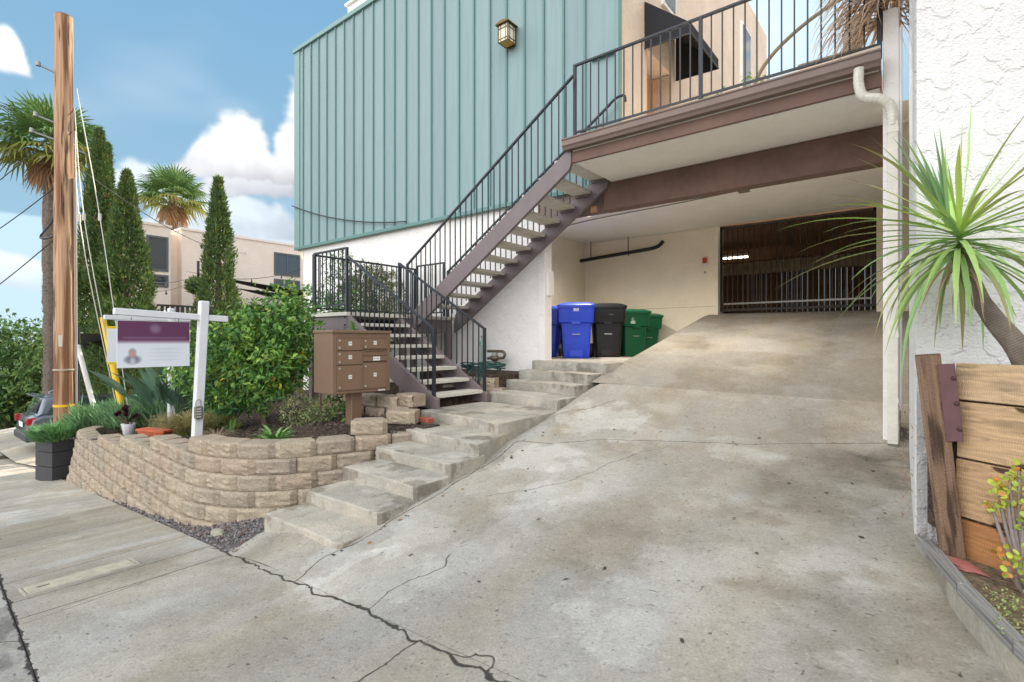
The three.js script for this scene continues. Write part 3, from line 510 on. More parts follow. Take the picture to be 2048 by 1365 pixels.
{
  const t = thing('tube_light', 'lit fluorescent tube on the ceiling inside the garage', 'light', [-4.15, 3.78, -14.0]);
  t.rotation.y = .12;
  obj('housing', bx(1.25, .06, .14, 0, .06, 0, .01), white, t);
  obj('tube', cyl(.018, .018, 1.2, 0, 0, 0, 10).rotateZ(Math.PI / 2), new THREE.MeshStandardMaterial({ color: 0xffffff, emissive: hex('#fff4e0'), emissiveIntensity: 2.2 }), t);
  const l = new THREE.RectAreaLight(hex('#ffd9a8'), 5, 1.2, .08); l.position.set(0, -.03, 0); l.rotation.x = -Math.PI / 2; t.add(l);
}
{
  const t = thing('drain_pipe', 'black drain pipe slung along the alcove wall under the ceiling', 'pipe', [-5.6, 3.7, -11.3]);
  obj('pipe', tube([V(-1.25, -.05, 0), V(-.4, 0, 0), V(.45, .045, 0), V(.75, .07, 0), V(.88, .12, 0), V(.95, .2, 0)], .042, 30, 10), black, t);
  for (const x of [-.9, .1]) obj('strap', bx(.03, .5, .006, x, .2, 0), std({ color: hex('#8f8a80'), metalness: .5 }), t);
}
tag(obj('ceiling_conduit', [tube([V(-6.8, 4.075, -9.6), V(-5.4, 4.075, -9.2), V(-3.4, 4.06, -8.95), V(-2, 4.072, -8.8), V(-.25, 4.07, -8.5)], .011, 40, 6), bx(.16, .06, .12, -2.3, 4.06, -8.84, .006)], std({ color: hex('#8d887f'), metalness: .4, roughness: .5 })), 'thin grey conduit with a junction box across the alcove ceiling', 'conduit');
for (const [x, z, l] of [[-2.55, -8.5, 'lit recessed ceiling lamp in front of the garage gate'], [-5.2, -8.9, 'lit recessed ceiling lamp above the bins']]) {
  const t = thing('recessed_lamp', l, 'ceiling lamp', [x, 4.1, z], 0, 'recessed alcove lamps');
  obj('trim_ring', new THREE.TorusGeometry(.085, .014, 8, 28).rotateX(Math.PI / 2), white, t);
  obj('lens', cyl(.075, .075, .012, 0, -.004, 0, 24), new THREE.MeshStandardMaterial({ color: 0xffffff, emissive: hex('#ffe9c8'), emissiveIntensity: .5 }), t);
  const sp = new THREE.SpotLight(hex('#fff4e4'), 12, 0, 1.35, 1, 2); sp.position.set(0, -.03, 0); sp.target.position.set(0, -3, 0); sp.castShadow = true; sp.shadow.radius = 4; t.add(sp, sp.target);
}
{
  const t = thing('fire_alarm', 'small red alarm box on the cream wall beside the garage gate', 'alarm', [-3.78, 3.4, -11.49]);
  obj('box', bx(.09, .12, .04, 0, 0, .02, .006), std({ color: hex('#b9352a'), roughness: .5 }), t);
  obj('plate', bx(.11, .2, .012, 0, -.03, .006, .003), white, t); obj('key_switch', cyl(.025, .025, .02, 0, 0, 0).rotateX(Math.PI / 2).translate(0, -.26, .01), std({ color: hex('#9b9b98'), metalness: .6, roughness: .4 }), t);
}
// bracket under the beam by the stair
tag(obj('rusty_bracket', bx(.1, .09, .05, -3.98, 3.655, -7.02, .006).rotateZ(0), std({ map: mottle(rgb(168, 118, 86), .25, .1, 84) })), 'rusty metal bracket under the beam where the stair meets it', 'bracket');

// ---------------------------------------------------------------- right-hand building, column and downspout
{
  const t = thing('white_building', 'white textured stucco building at the edge of the driveway', 'building', [1.4, 0, -4.3]);
  const w = slab([[-.05, -3.9], [-.06, -3.93], [-.14, -6.28], [-.14, -11.6], [4, -11.6], [4, -5.4], [.0, -3.93]], -.2, 9.5, .012).translate(-1.4, 0, 4.3);
  obj('wall', w, stuccoRough, t);
}
{
  const t = thing('deck_column', 'narrow cream stucco column carrying the right end of the deck', 'column', [-.27, .5, -6.3]);
  obj('shaft', bx(.125, 4.3, .4, .0, 2.15, 0, .008), stuccoWhite, t);
  obj('conduit', cyl(.012, .012, 3.6, .075, 2.3, .19, 8), white, t);
}
{
  const t = thing('downspout', 'white downspout with corrugated elbows from the gutter to the driveway', 'downspout', [-.25, .66, -6.0]);
  const pv = std({ map: mottle(rgb(222, 218, 206), .07, .4, 86), roughness: .5 });
  obj('pipe', [loft([[.02, .041, .035, 0, .008], [3.02, .041, .035, 0, .008]], 3)], pv, t);
  for (const y of [.42, 1.02, 2.92]) obj('collar', loft([[y, .046, .04, 0, .008], [y + .045, .046, .04, 0, .008]], 3), pv, t);
  const c = new THREE.CatmullRomCurve3([V(-.26, 3.58, .06), V(-.26, 3.42, .06), V(-.22, 3.3, .06), V(-.1, 3.25, .05), V(-.02, 3.17, .02), V(0, 3.0, 0)]); const g = new THREE.TubeGeometry(c, 60, .044, 10); const p = g.attributes.position;
  for (let i = 0; i <= 60; i++) { const o = c.getPointAt(i / 60), k = 1 + .05 * Math.sin(i * 1.9); for (let j = 0; j <= 10; j++) { const n = i * 11 + j; p.setXYZ(n, o.x + (p.getX(n) - o.x) * k, o.y + (p.getY(n) - o.y) * k, o.z + (p.getZ(n) - o.z) * k); } }
  g.computeVertexNormals(); obj('elbow', g, pv, t);
  obj('shoe', [loft([[-.02, .04, .034, .02, .006], [.04, .041, .035, 0, .008]], 3)], std({ color: hex('#6d6a62') }), t);
}

// ---------------------------------------------------------------- garden bed and block walls
const mulchMap = dtex(512, 512, (u, v) => { const a = tn(u, v, 50, 3, 91), b = tn(u, v, 8, 4, 92); return tint(mix(0, 1, a) > .5 ? rgb(92, 74, 62) : rgb(70, 56, 48), .7 + b * .5 + (a - .5) * .5); }, { rep: [1, 1] });
const soilMat = std({ map: mulchMap, bumpMap: rep(grainBump, .4), bumpScale: .03, roughness: 1 });
structure(obj('garden_soil', sheet(-12.85, -4.5, () => -7.3, (x) => x > -5.9 ? Math.min(-2.35, mix(-2.4, -3.95, ss(-5.9, -4.5, x))) : swBack(x) - .25, 60, 40, (x, z) => (x > -5.2 && z < -4.3 ? .4 : garden(x, z)) + (fbm(x * 3, z * 3, 3) - .5) * .05, metreUV), soilMat));
structure(obj('neighbour_drive', sheet(-26, -14.6, () => -12, () => -2.65, 8, 8, (x, z) => Math.max(street(x) + .04, -1.6) + ss(-2.65, -4, z) * .14, metreUV), concreteMat));
const blockTones = [[182, 166, 146], [187, 170, 148], [176, 162, 144], [189, 174, 152], [173, 160, 143], [184, 165, 145]].map((c, i) => std({ map: dtex(256, 256, (u, v) => { const f = tn(u, v, 90, 2, 100 + i), g = tn(u, v, 6, 5, 110 + i); return tint(rgb(...c), .92 + (g - .5) * .22 + (f - .5) * .3); }, { rep: [1 / .45, 1 / .45] }), bumpMap: rep(grainBump, .22), bumpScale: .012, roughness: .95 }));
// split-face block: rough three-sided front, tapered back. Front middle at the origin, facing +z.
function splitBlock(seed, w = .4, h = .152, d = .27, flat = .285) {
  const prof2 = []; const cx = w / 2 - .004, c0 = flat / 2;
  const key = [[-cx, -.052], [-c0, 0], [c0, 0], [cx, -.052]];
  const cols = []; for (let s = 0; s < 3; s++) { const n = s === 1 ? 7 : 2; for (let i = 0; i < n; i++) cols.push([mix(key[s][0], key[s + 1][0], i / n), mix(key[s][1], key[s + 1][1], i / n), s]); } cols.push([...key[3], 2]);
  const rows = 6, P = [], I = [], nC = cols.length;
  for (let j = 0; j <= rows; j++) for (let i = 0; i < nC; i++) { const edge = (j === 0 || j === rows) ? .012 : 0; const q = (fbm3(cols[i][0] * 17 + seed * 7, j * 1.1, seed * 3.1, 3) - .5) * .046 * (j === 0 || j === rows ? .45 : 1); P.push(cols[i][0] * (1 - edge * .4), h * j / rows, cols[i][1] + q - edge); }
  for (let j = 0; j < rows; j++) for (let i = 0; i < nC - 1; i++) { const a = j * nC + i, b = a + nC; I.push(a, a + 1, b, b, a + 1, b + 1); }
  const bl = P.length / 3; for (const y of [0, h]) P.push(-w * .36, y, -d, w * .36, y, -d);
  const T0 = rows * nC, TL = T0, TR = T0 + nC - 1, BL = 0, BR = nC - 1, b0 = bl, b1 = bl + 1, t0 = bl + 2, t1 = bl + 3;
  for (let i = 0; i < nC - 1; i++) { I.push(T0 + i, T0 + i + 1, i < nC / 2 ? t0 : t1); I.push(i + 1, i, i < nC / 2 ? b0 : b1); }
  const mid = Math.ceil(nC / 2 - 1) ; I.push(t0, T0 + Math.ceil((nC) / 2), t1); I.push(b0, b1, Math.ceil(nC / 2));
  I.push(BL, TL, t0, BL, t0, b0, BR, b1, t1, BR, t1, TR, b0, t0, t1, b0, t1, b1);
  const g = new THREE.BufferGeometry(); g.setAttribute('position', new THREE.Float32BufferAttribute(P, 3)); g.setIndex(I); const f = uvm(g.toNonIndexed()); f.computeVertexNormals(); return creased(f, .3);
}
const blockGeos = Array.from({ length: 8 }, (_, i) => splitBlock(i + 1));
let blockCount = 0;
function putBlock(parent, x, y, z, turn, tilt = 0) {
  const i = blockCount++; const m = shadows(new THREE.Mesh(blockGeos[i * 5 % 8], blockTones[(hash2(i, 8) * 6) | 0])); m.name = 'block'; m.position.set(x - parent.position.x, y - parent.position.y, z - parent.position.z); m.rotation.set(0, turn + (hash2(i, 3) - .5) * .03, tilt); parent.add(m); return m;
}
{
  const t = thing('retaining_wall', 'long stepped retaining wall of tan split face blocks above the sidewalk', 'retaining wall', [-8, -.4, -2.4]);
  const pts = [[-4.5, -3.98], [-4.78, -3.25], [-4.93, -2.92], [-5.1, -2.64], [-5.36, -2.42], [-5.68, -2.28], [-6.0, -2.22], [-7.5, -2.29], [-9, -2.38], [-10.5, -2.48], [-11.8, -2.58], [-12.35, -2.7], [-12.62, -2.98], [-12.68, -3.4], [-12.6, -4.1]];
  const base = new THREE.CatmullRomCurve3(pts.map(([x, z]) => V(x, 0, z)), false, 'centripetal');
  const lows = [-6.05, -7.75, -9.1, -10.4];                      // where each upper course ends downhill
  for (let k = 0; k < 11; k++) {
    const top = .62 - .155 * k, out = .027 * k;
    const c = new THREE.CatmullRomCurve3(base.getSpacedPoints(80).map((p, i) => { const g = base.getTangentAt(i / 80); return V(p.x + g.z * out, 0, p.z - g.x * out); }), false, 'centripetal'), L = c.getLength();
    for (let i = 0; i < L / .4; i++) {
      const s = (i + (k % 2 ? .5 : 0) + .28) * .4; if (s > L - .1) continue;
      const p = c.getPointAt(s / L), g = c.getTangentAt(s / L), ox = g.z, oz = -g.x;       // ox, oz: out towards the street
      if (p.x < (lows[k] ?? -99) || top < street(p.x) - .04 || (p.x > -4.62 && top < .34)) continue;
      putBlock(t, p.x, top - .152, p.z, Math.atan2(ox, oz));
    }
  }
}
{
  const t = thing('terrace_wall', 'low wall of tan blocks behind the mailbox pedestal', 'garden wall', [-6, .6, -4.3]);
  for (let i = 0; i < 5; i++) { const x = -6.95 + i * .41; putBlock(t, x, .62, -4.14 - .03 * i, .05 - .02 * i); if (i < 4) putBlock(t, x + .2, .775, -4.18 - .03 * i, .03); }
  putBlock(t, -5.32, .66, -4.28, .1); putBlock(t, -5.28, .815, -4.36, -.2);
}
for (const [n, l, a] of [['loose', 'single tan wall block lying on the wall top beside the mailbox pedestal', [-4.78, .624, -3.5, .95]], ['b', 'single tan wall block standing next to the landing step below the staircase', [-4.93, .66, -4.02, .35]]]) {
  const t = thing('wall_block', l, 'block', [a[0], a[1], a[2]], 0, 'loose wall blocks'); putBlock(t, a[0], a[1], a[2], a[3]);
}
{
  const t = thing('valve_bed_wall', 'short two course block wall behind the hose beside the upper steps', 'garden wall', [-5.4, .9, -6.1]);
  for (let k = 0; k < 2; k++) for (let i = 0; i < 3 - k; i++) putBlock(t, -5.2 - i * .4 + k * -.16, .78 + k * .152, -5.98 + i * .02 - k * .02, .12);
  structure(t); delete t.userData.kind;
}
structure(obj('valve_soil', slab([[-6.9, -6.1], [-5.24, -6.1], [-5.24, -7.3], [-6.9, -7.3]], .7, 1.12), soilMat));
tag(obj('red_brick', bx(.2, .055, .1, -4.78, .69, -4.32, .006).rotateY(0), std({ map: mottle(rgb(160, 84, 66), .15, .2, 120) })), 'broken red brick piece tucked beside the landing step', 'brick');

// gravel strip and mulch
function scatter(name, geo, mat, n, fn, seed) { const m = new THREE.InstancedMesh(geo, mat, n), r = rng(seed), M = new THREE.Matrix4(), q = new THREE.Quaternion(), e = new THREE.Euler(), c = new THREE.Color(); for (let i = 0; i < n; i++) { const o = fn(r, i); e.set(o.rx ?? r() * 6, o.ry ?? r() * 6, o.rz ?? r() * 6); q.setFromEuler(e); M.compose(V(...o.p), q, V(...(o.s.length ? o.s : [o.s, o.s, o.s]))); m.setMatrixAt(i, M); m.setColorAt(i, c.setRGB(...o.c)); } m.name = numbered(name); shadows(m); scene.add(m); return stuff(m); }
const pebble = new THREE.IcosahedronGeometry(1, 1); { const p = pebble.attributes.position; for (let i = 0; i < p.count; i++) { const f = 1 + (vn3(p.getX(i) * 2 + 5, p.getY(i) * 2 + 5, p.getZ(i) * 2 + 5) - .5) * .6; p.setXYZ(i, p.getX(i) * f, p.getY(i) * f * .6, p.getZ(i) * f); } pebble.computeVertexNormals(); }
structure(obj('gravel_bed', sheet(-12.6, -4.36, (x) => x > -5.4 ? -2.75 : swBack(x) - .5, (x) => swBack(x), 60, 8, (x, z) => gravelY(x, z) - .012, metreUV), std({ color: hex('#5f5a57'), roughness: 1 })));
tag(scatter('gravel', pebble, std({ color: 0xffffff, roughness: .9 }), 5200, (r) => { let x, z; do { x = -12.5 + 8.15 * Math.pow(r(), .6); z = swBack(x) - .01 - r() * (x > -6.2 ? .75 : .42); } while (x > -6 && z < mix(-2.3, -2.6, ss(-6, -4.4, x))); const s = .006 + .011 * r() * r(), g = .08 + .2 * r(); return { p: [x, gravelY(x, z) - .004 + r() * .014, z], s, c: r() < .25 ? [g * 1.25, g * .85, g * .75] : [g, g * .95, g * .96] }; }, 9), 'dark grey gravel along the foot of the block wall', 'gravel');
{ const chip = new THREE.BoxGeometry(1, .18, .38); tag(scatter('mulch', chip, std({ color: 0xffffff, roughness: 1 }), 9000, (r) => { const x = -12.4 + r() * 7.8, z = -2.45 - r() * 2.6; const y = garden(x, z) + .012 + r() * .02; const s = .015 + r() * .035, g = .035 + .09 * r(); return { p: [x, (x > -5.25 && z < -4.1) || x > -6 && z > -2.45 - (x + 6) * .95 ? -3 : y, z], s, rx: (r() - .5) * .9, rz: (r() - .5) * .9, c: [g * 1.25, g * .95, g * .75] }; }, 19), 'brown bark mulch covering the raised garden bed', 'mulch'); }
tag(obj('river_stone', pebble.clone().scale(.075, .055, .05).translate(-5.02, gravelY(-5.02, -2.04) + .02, -2.04), std({ map: mottle(rgb(150, 145, 128), .12, .1, 121) })), 'single pale rounded stone lying on the gravel by the steps', 'stone');

// ---------------------------------------------------------------- cluster mailbox
{
  const t = thing('cluster_mailbox', 'brown metal cluster mailbox with numbered locked doors on a pedestal', 'mailbox', [-5.62, .5, -3.87], -.06);
  const brown = std({ map: mottle(rgb(128, 103, 84), .03, .6, 122), roughness: .42, metalness: .25 }), seam = std({ color: hex('#4a3a30'), roughness: .5 });
  const chrome = std({ color: hex('#c9c6c0'), metalness: .8, roughness: .3 });
  const cab = obj('cabinet', bx(.44, .73, .8, 0, .885, 0, .008), brown, t);
  obj('hood', bx(.475, .035, .825, .008, 1.262, 0, .008), brown, t);
  obj('pedestal', [bx(.15, .62, .15, .02, .22, 0, .012)], brown, t);
  obj('base_plate', bx(.25, .02, .25, .02, .0, 0, .004), brown, t);
  const face = .2215, frame = (z0, z1, y0, y1) => [bx(.006, .006, z1 - z0, face, y0, (z0 + z1) / 2), bx(.006, .006, z1 - z0, face, y1, (z0 + z1) / 2), bx(.006, y1 - y0, .006, face, (y0 + y1) / 2, z0), bx(.006, y1 - y0, .006, face, (y0 + y1) / 2, z1)];
  obj('door_recess', bx(.004, .63, .69, face, .872, 0), seam, t);
  const door = (zc, w, y0, y1, num, locks) => {
    const d = obj('door', bx(.012, y1 - y0 - .007, w - .008, face + .005, (y0 + y1) / 2, zc, .003), brown, t);
    if (num) { const tx = ctex(64, 64, (x) => { x.fillStyle = '#dcdad2'; x.fillRect(0, 0, 64, 64); x.fillStyle = '#3b3a36'; x.font = 'bold 30px sans-serif'; x.textAlign = 'center'; x.fillText(num, 32, 42); }); const m = obj('number_plate', new THREE.PlaneGeometry(.046, .046).rotateY(Math.PI / 2).translate(face + .0125, (y0 + y1) / 2 + .01, zc), std({ map: tx, roughness: .6 }), d); }
    for (const y of locks) { const l = obj('lock', cyl(.013, .013, .014, 0, 0, 0, 14).rotateZ(Math.PI / 2).translate(face + .014, y, zc + w / 2 - .032), chrome, d); }
    obj('hinge_strip', bx(.012, y1 - y0 - .01, .012, face + .014, (y0 + y1) / 2, zc - w / 2 + .012, .002), brown, d);
  };
  // z runs from the near end (+) to the far end (-): first column is the near one
  const a = .175, b = -.17, w = .345;
  door(a, w, 1.035, 1.185, '576', [1.155, 1.07]); door(a, w, .865, 1.03, '578', [.995, .9]); door(a, w, .56, .86, '579', [.825, .6]);
  door(b, w, 1.05, 1.185, '571', [1.15, 1.08]); door(b, w, .90, .965, '', []); door(b, w, .56, .885, '575', [.84, .6]);
  const slot = obj('outgoing_slot', bx(.012, .07, w - .01, face + .004, 1.005, b, .003), brown, t); obj('slot_lip', bx(.035, .008, w - .03, face + .02, 1.035, b, .003), brown, slot);
  const lab = ctex(128, 64, (x) => { x.fillStyle = '#d9d9d4'; x.fillRect(0, 0, 128, 64); x.fillStyle = '#777c80'; x.font = 'bold 26px sans-serif'; x.textAlign = 'center'; x.fillText('U.S. MAIL', 64, 41, 110); });
  obj('mail_label', new THREE.PlaneGeometry(.1, .05).rotateY(Math.PI / 2).translate(face + .0135, .932, b - .02), std({ map: lab }), t);
  obj('maker_label', bx(.004, .018, .1, face + .003, .535, b - .1), std({ color: hex('#c9cabb') }), t);
}
// ---------------------------------------------------------------- estate signs
const post = std({ map: mottle(rgb(214, 216, 220), .03, .5, 124), roughness: .5 });
{
  const t = thing('estate_sign', 'white post sign with hanging purple and white panel and grey lockbox', 'sign', [-6.94, .36, -2.63]);
  obj('post', bar(V(-.02, 0, .05), V(.0, 1.78, -.03), .1, .1, .012), post, t);
  obj('arm', bar(V(0, 1.565, -.3), V(0, 1.615, .88), .075, .075, .01), post, t);
  const tx = ctex(512, 384, (x) => {
    const g = x.createLinearGradient(0, 0, 0, 384); g.addColorStop(0, '#5b2c50'); g.addColorStop(.40, '#5b2c50'); g.addColorStop(.50, '#d3d9e2'); g.addColorStop(1, '#d6dce6'); x.fillStyle = g; x.fillRect(0, 0, 512, 384);
    const blob = (cx, cy, rx, ry, col, a) => { x.save(); x.translate(cx, cy); x.scale(rx, ry); const q = x.createRadialGradient(0, 0, 0, 0, 0, 1); q.addColorStop(0, `rgba(${col},${a})`); q.addColorStop(.55, `rgba(${col},${a * .7})`); q.addColorStop(1, `rgba(${col},0)`); x.fillStyle = q; x.fillRect(-1, -1, 2, 2); x.restore(); };
    blob(258, 62, 52, 52, '140,118,140', .8); for (let i = 0; i < 9; i++) blob(60 + i * 50, 140, 44, 16, '128,100,124', .55);
    blob(100, 320, 70, 46, '70,74,88', .85); blob(100, 330, 26, 40, '205,205,214', .9); blob(98, 262, 34, 44, '92,80,78', .7); blob(98, 275, 26, 34, '206,150,132', .95);
    for (let j = 0; j < 4; j++) blob(330, 235 + j * 30, 140, 14, '186,190,200', .5);
  });
  const pn = obj('panel', bx(.014, .53, .72, 0, 1.255, .49, .003), std({ color: hex('#cfd3da'), roughness: .5 }), t);
  obj('print', new THREE.PlaneGeometry(.71, .52).rotateY(Math.PI / 2).translate(.0085, 1.255, .49), std({ map: tx, roughness: .45 }), pn);
  for (const z of [.25, .72]) obj('hanger', tube([V(0, 1.56, z), V(.01, 1.545, z), V(0, 1.52, z)], .004, 8, 5), std({ color: hex('#8a8a8a'), metalness: .8, roughness: .3 }), t);
  const lb = obj('lockbox', bx(.06, .15, .085, .075, .43, .06, .01), std({ color: hex('#70706a'), roughness: .5, metalness: .3 }), t);
  obj('lockbox_buttons', [0, 1, 2, 3].map((i) => bx(.01, .018, .05, .108, .38 + i * .032, .065, .004)), std({ color: hex('#a8a79d') }), lb);
  obj('shackle', tube([V(.07, .5, .03), V(.07, .57, .035), V(.07, .585, .06), V(.07, .57, .085), V(.07, .5, .09)], .006, 12, 6), std({ color: hex('#b5b5b0'), metalness: .8, roughness: .3 }), lb);
}
{
  const t = thing('estate_sign', 'white post sign with a yellow banded panel behind the purple sign', 'sign', [-10.3, .1, -3.42]);
  obj('post', bar(V(0, 0, 0), V(0, 2.12, 0), .1, .1, .02), post, t);
  obj('arm', bar(V(0, 1.93, -.3), V(0, 1.93, .95), .075, .075, .01), post, t);
  const tx = ctex(256, 256, (x) => { x.fillStyle = '#dfe3e8'; x.fillRect(0, 0, 256, 256); x.fillStyle = '#e2c32e'; x.fillRect(0, 0, 256, 16); x.fillRect(0, 240, 256, 16); x.strokeStyle = '#8f9aa6'; for (let i = 0; i < 12; i++) { x.beginPath(); x.moveTo(40, 40 + i * 7); x.lineTo(52, 40 + i * 7); x.stroke(); x.beginPath(); x.moveTo(70 + i * 9, 60 - i * 1.5); x.lineTo(70 + i * 9, 120); x.stroke(); } x.beginPath(); x.moveTo(58, 64); x.lineTo(180, 30); x.stroke(); x.beginPath(); x.arc(60, 200, 14, 0, 6.3); x.stroke(); });
  const pn = obj('panel', bx(.014, .62, .78, 0, 1.48, .52, .003), std({ color: hex('#d8c247') }), t);
  obj('print', new THREE.PlaneGeometry(.78, .62).rotateY(Math.PI / 2).translate(.0085, 1.48, .52), std({ map: tx, roughness: .5 }), pn);
}
// ---------------------------------------------------------------- wheeled bins
function wheelieBin(name, label, pos, turn, col, lidCol, k = 1, sticker = null) {
  const t = thing(name, label, 'bin', pos, turn, 'bins in the alcove'); t.scale.setScalar(k);
  const m = new THREE.MeshStandardMaterial({ color: hex(col), roughness: .38 }), lm = new THREE.MeshStandardMaterial({ color: hex(lidCol), roughness: .36 });
  obj('body', smoothLoft([[0, .235, .25, .02, .05], [.02, .25, .265, .02, .06], [.32, .268, .29, .01, .06], [.68, .29, .325, 0, .06], [.7, .33, .38, 0, .07], [.72, .335, .385, 0, .07], [.97, .345, .4, 0, .07], [.975, .36, .415, 0, .075], [1.0, .362, .417, 0, .075]]), m, t);
  obj('front_panel', smoothLoft([[.04, .13, .02, 0, .012], [.42, .14, .02, 0, .012]]).translate(0, 0, .272), m, t);
  obj('grab_recess', [bx(.17, .16, .03, 0, .52, .292, .012)], m, t);
  obj('grab_bar', cyl(.012, .012, .15, 0, 0, 0, 10).rotateZ(Math.PI / 2).translate(0, .47, .325), std({ color: hex('#b9bcc0'), metalness: .8, roughness: .35 }), t);
  obj('front_skirt', smoothLoft([[.66, .09, .02, 0, .012], [.9, .1, .02, 0, .012]]).translate(0, 0, .365), m, t);
  const lid = obj('lid', smoothLoft([[1.0, .372, .43, 0, .08], [1.035, .372, .43, 0, .08], [1.05, .35, .41, 0, .09], [1.085, .28, .34, -.02, .12], [1.1, .18, .22, -.03, .12]]), lm, t);
  obj('lid_rib', [bx(.03, .02, .5, -.18, 1.085, 0, .008), bx(.03, .02, .5, .18, 1.085, 0, .008)], lm, lid);
  obj('handle', [cyl(.02, .02, .52, 0, 0, 0, 10).rotateZ(Math.PI / 2).translate(0, 1.0, -.5), bx(.03, .03, .1, -.22, .99, -.46), bx(.03, .03, .1, .22, .99, -.46)], m, t);
  for (const s of [-1, 1]) { const w = obj('wheel', cyl(.14, .14, .055, 0, 0, 0, 28).rotateZ(Math.PI / 2).translate(s * .27, .14, -.27), black, t); obj('hub', cyl(.075, .075, .06, 0, 0, 0, 20).rotateZ(Math.PI / 2).translate(s * .275, .14, -.27), std({ color: hex('#2c2c2e') }), w); }
  if (sticker) sticker(t);
  return t;
}
const printed = (w, h, draw) => new THREE.MeshStandardMaterial({ map: ctex(w, h, draw), roughness: .5 });
const blueC = '#2144c8';
wheelieBin('wheeled_bin', 'bright blue wheeled bin with white house number at the alcove corner', [-5.33, 1.322, -8.72], .52, blueC, '#2a4dd2', .97, (t) => {
  obj('number_sticker', new THREE.PlaneGeometry(.12, .085).translate(-.0, .945, .412), printed(128, 90, (x) => { x.fillStyle = blueC; x.fillRect(0, 0, 128, 90); x.fillStyle = '#e4e6f2'; x.fillRect(14, 4, 100, 54); x.fillStyle = '#22255f'; x.font = 'bold 46px sans-serif'; x.textAlign = 'center'; x.fillText('120', 64, 48); x.fillStyle = '#c9cff4'; x.fillRect(4, 66, 120, 12); }), t);
  obj('recycling_print', new THREE.PlaneGeometry(.12, .22).rotateY(-Math.PI / 2).translate(-.352, .84, .1), printed(64, 118, (x) => { x.fillStyle = blueC; x.fillRect(0, 0, 64, 118); x.strokeStyle = '#b9c2f5'; x.lineWidth = 5; x.beginPath(); x.arc(32, 28, 17, .4, 5.6); x.stroke(); x.fillStyle = '#b9c2f5'; for (const y of [60, 78, 92, 106]) x.fillRect(6, y, 52, 6); }), t);
});
wheelieBin('wheeled_bin', 'second blue wheeled bin half hidden behind the white wall corner', [-6.2, 1.322, -8.95], .45, '#1d3cb0', '#2442ba', .95);
wheelieBin('wheeled_bin', 'black wheeled bin standing between the blue and green bins', [-5.2, 1.322, -9.68], .6, '#121214', '#17171a', 1.0, (t) => { obj('print', new THREE.PlaneGeometry(.1, .03).translate(.05, .86, .4), printed(64, 20, (x) => { x.fillStyle = '#121214'; x.fillRect(0, 0, 64, 20); x.fillStyle = '#77777a'; x.fillRect(4, 6, 56, 8); }), t); });
wheelieBin('wheeled_bin', 'black wheeled bin at the back between the two blue bins', [-6.15, 1.322, -9.85], .4, '#161618', '#1b1b1e', 1.0);
const gPrint = (t) => obj('print', new THREE.PlaneGeometry(.15, .16).translate(-.12, .82, .402), printed(80, 84, (x) => { x.fillStyle = '#0f5c3b'; x.fillRect(0, 0, 80, 84); x.strokeStyle = '#cfe4d8'; x.lineWidth = 5; x.beginPath(); x.arc(40, 24, 14, .4, 5.6); x.stroke(); x.fillStyle = '#d6e8de'; x.fillRect(18, 46, 46, 8); x.fillRect(6, 58, 68, 7); x.fillRect(8, 70, 60, 7); }), t);
wheelieBin('wheeled_bin', 'dark green wheeled bin with white recycling print next to the ramp', [-5.04, 1.322, -10.4], .95, '#0f5c3b', '#116440', .92, gPrint);
wheelieBin('wheeled_bin', 'smaller green wheeled bin at the back against the cream wall', [-5.0, 1.322, -11.05], .9, '#17633f', '#1a6a45', .86);

// ---------------------------------------------------------------- valve and hose by the wall
{
  const t = thing('backflow_valve', 'bronze backflow valve with a looped pipe at the foot of the white wall', 'valve', [-6.0, 1.16, -7.05]);
  const br = std({ map: mottle(rgb(110, 98, 84), .2, .1, 126), metalness: .4, roughness: .5 });
  obj('pipe', tube([V(.02, 0, 0), V(.02, .13, 0)], .03, 6, 10), br, t); obj('body', new THREE.SphereGeometry(.075, 14, 10).scale(1.3, .8, 1).translate(.0, .19, 0), br, t);
  obj('loop_pipe', tube([V(-.16, .18, 0), V(-.05, .19, 0), V(.1, .19, 0), V(.2, .2, 0), V(.235, .25, 0), V(.2, .3, 0), V(.1, .31, 0), V(-.16, .31, 0)], .026, 40, 10), br, t);
  obj('cap', cyl(.05, .06, .06, .0, .26, 0, 12), std({ color: hex('#9a9a92') }), t);
}
{
  const g = []; const r = rng(31); const hose = std({ color: hex('#184a45'), roughness: .4 });
  const P = []; for (let i = 0; i < 60; i++) { const a = i * .62, q = .22 + .08 * Math.sin(i * 1.3); P.push(V(-5.75 + Math.cos(a) * q * 1.5, 1.2 + .03 * Math.sin(i) + i * .0012, -6.45 + Math.sin(a) * q * .8)); }
  for (let k = 0; k < 3; k++) { const o = k * .05; P.push(V(-5.5 + o, 1.2, -6.05), V(-5.42 + o, 1.1, -5.93), V(-5.5 + o, .84, -5.88), V(-5.62 + o, .82, -5.86), V(-5.68, 1.0, -5.92), V(-5.62, 1.2, -6.05)); }
  tag(obj('garden_hose', tube(P, .011, 500, 6), hose), 'dark green garden hose coiled over the block wall beside the steps', 'hose');
  const t = thing('hose_bib', 'pale green standpipe tap on the white wall beside the stair rail', 'tap', [-6.35, 1.1, -7.1]);
  const cu = std({ color: hex('#8fb3a4'), roughness: .5, metalness: .3 }); obj('standpipe', [cyl(.025, .025, .5, 0, .25, 0, 10), cyl(.04, .04, .1, 0, .5, 0, 10)], cu, t); obj('tap_handle', [cyl(.012, .012, .1, 0, .59, 0, 8), new THREE.TorusGeometry(.03, .008, 6, 14).rotateX(1.57).translate(0, .64, 0)], cu, t);
}

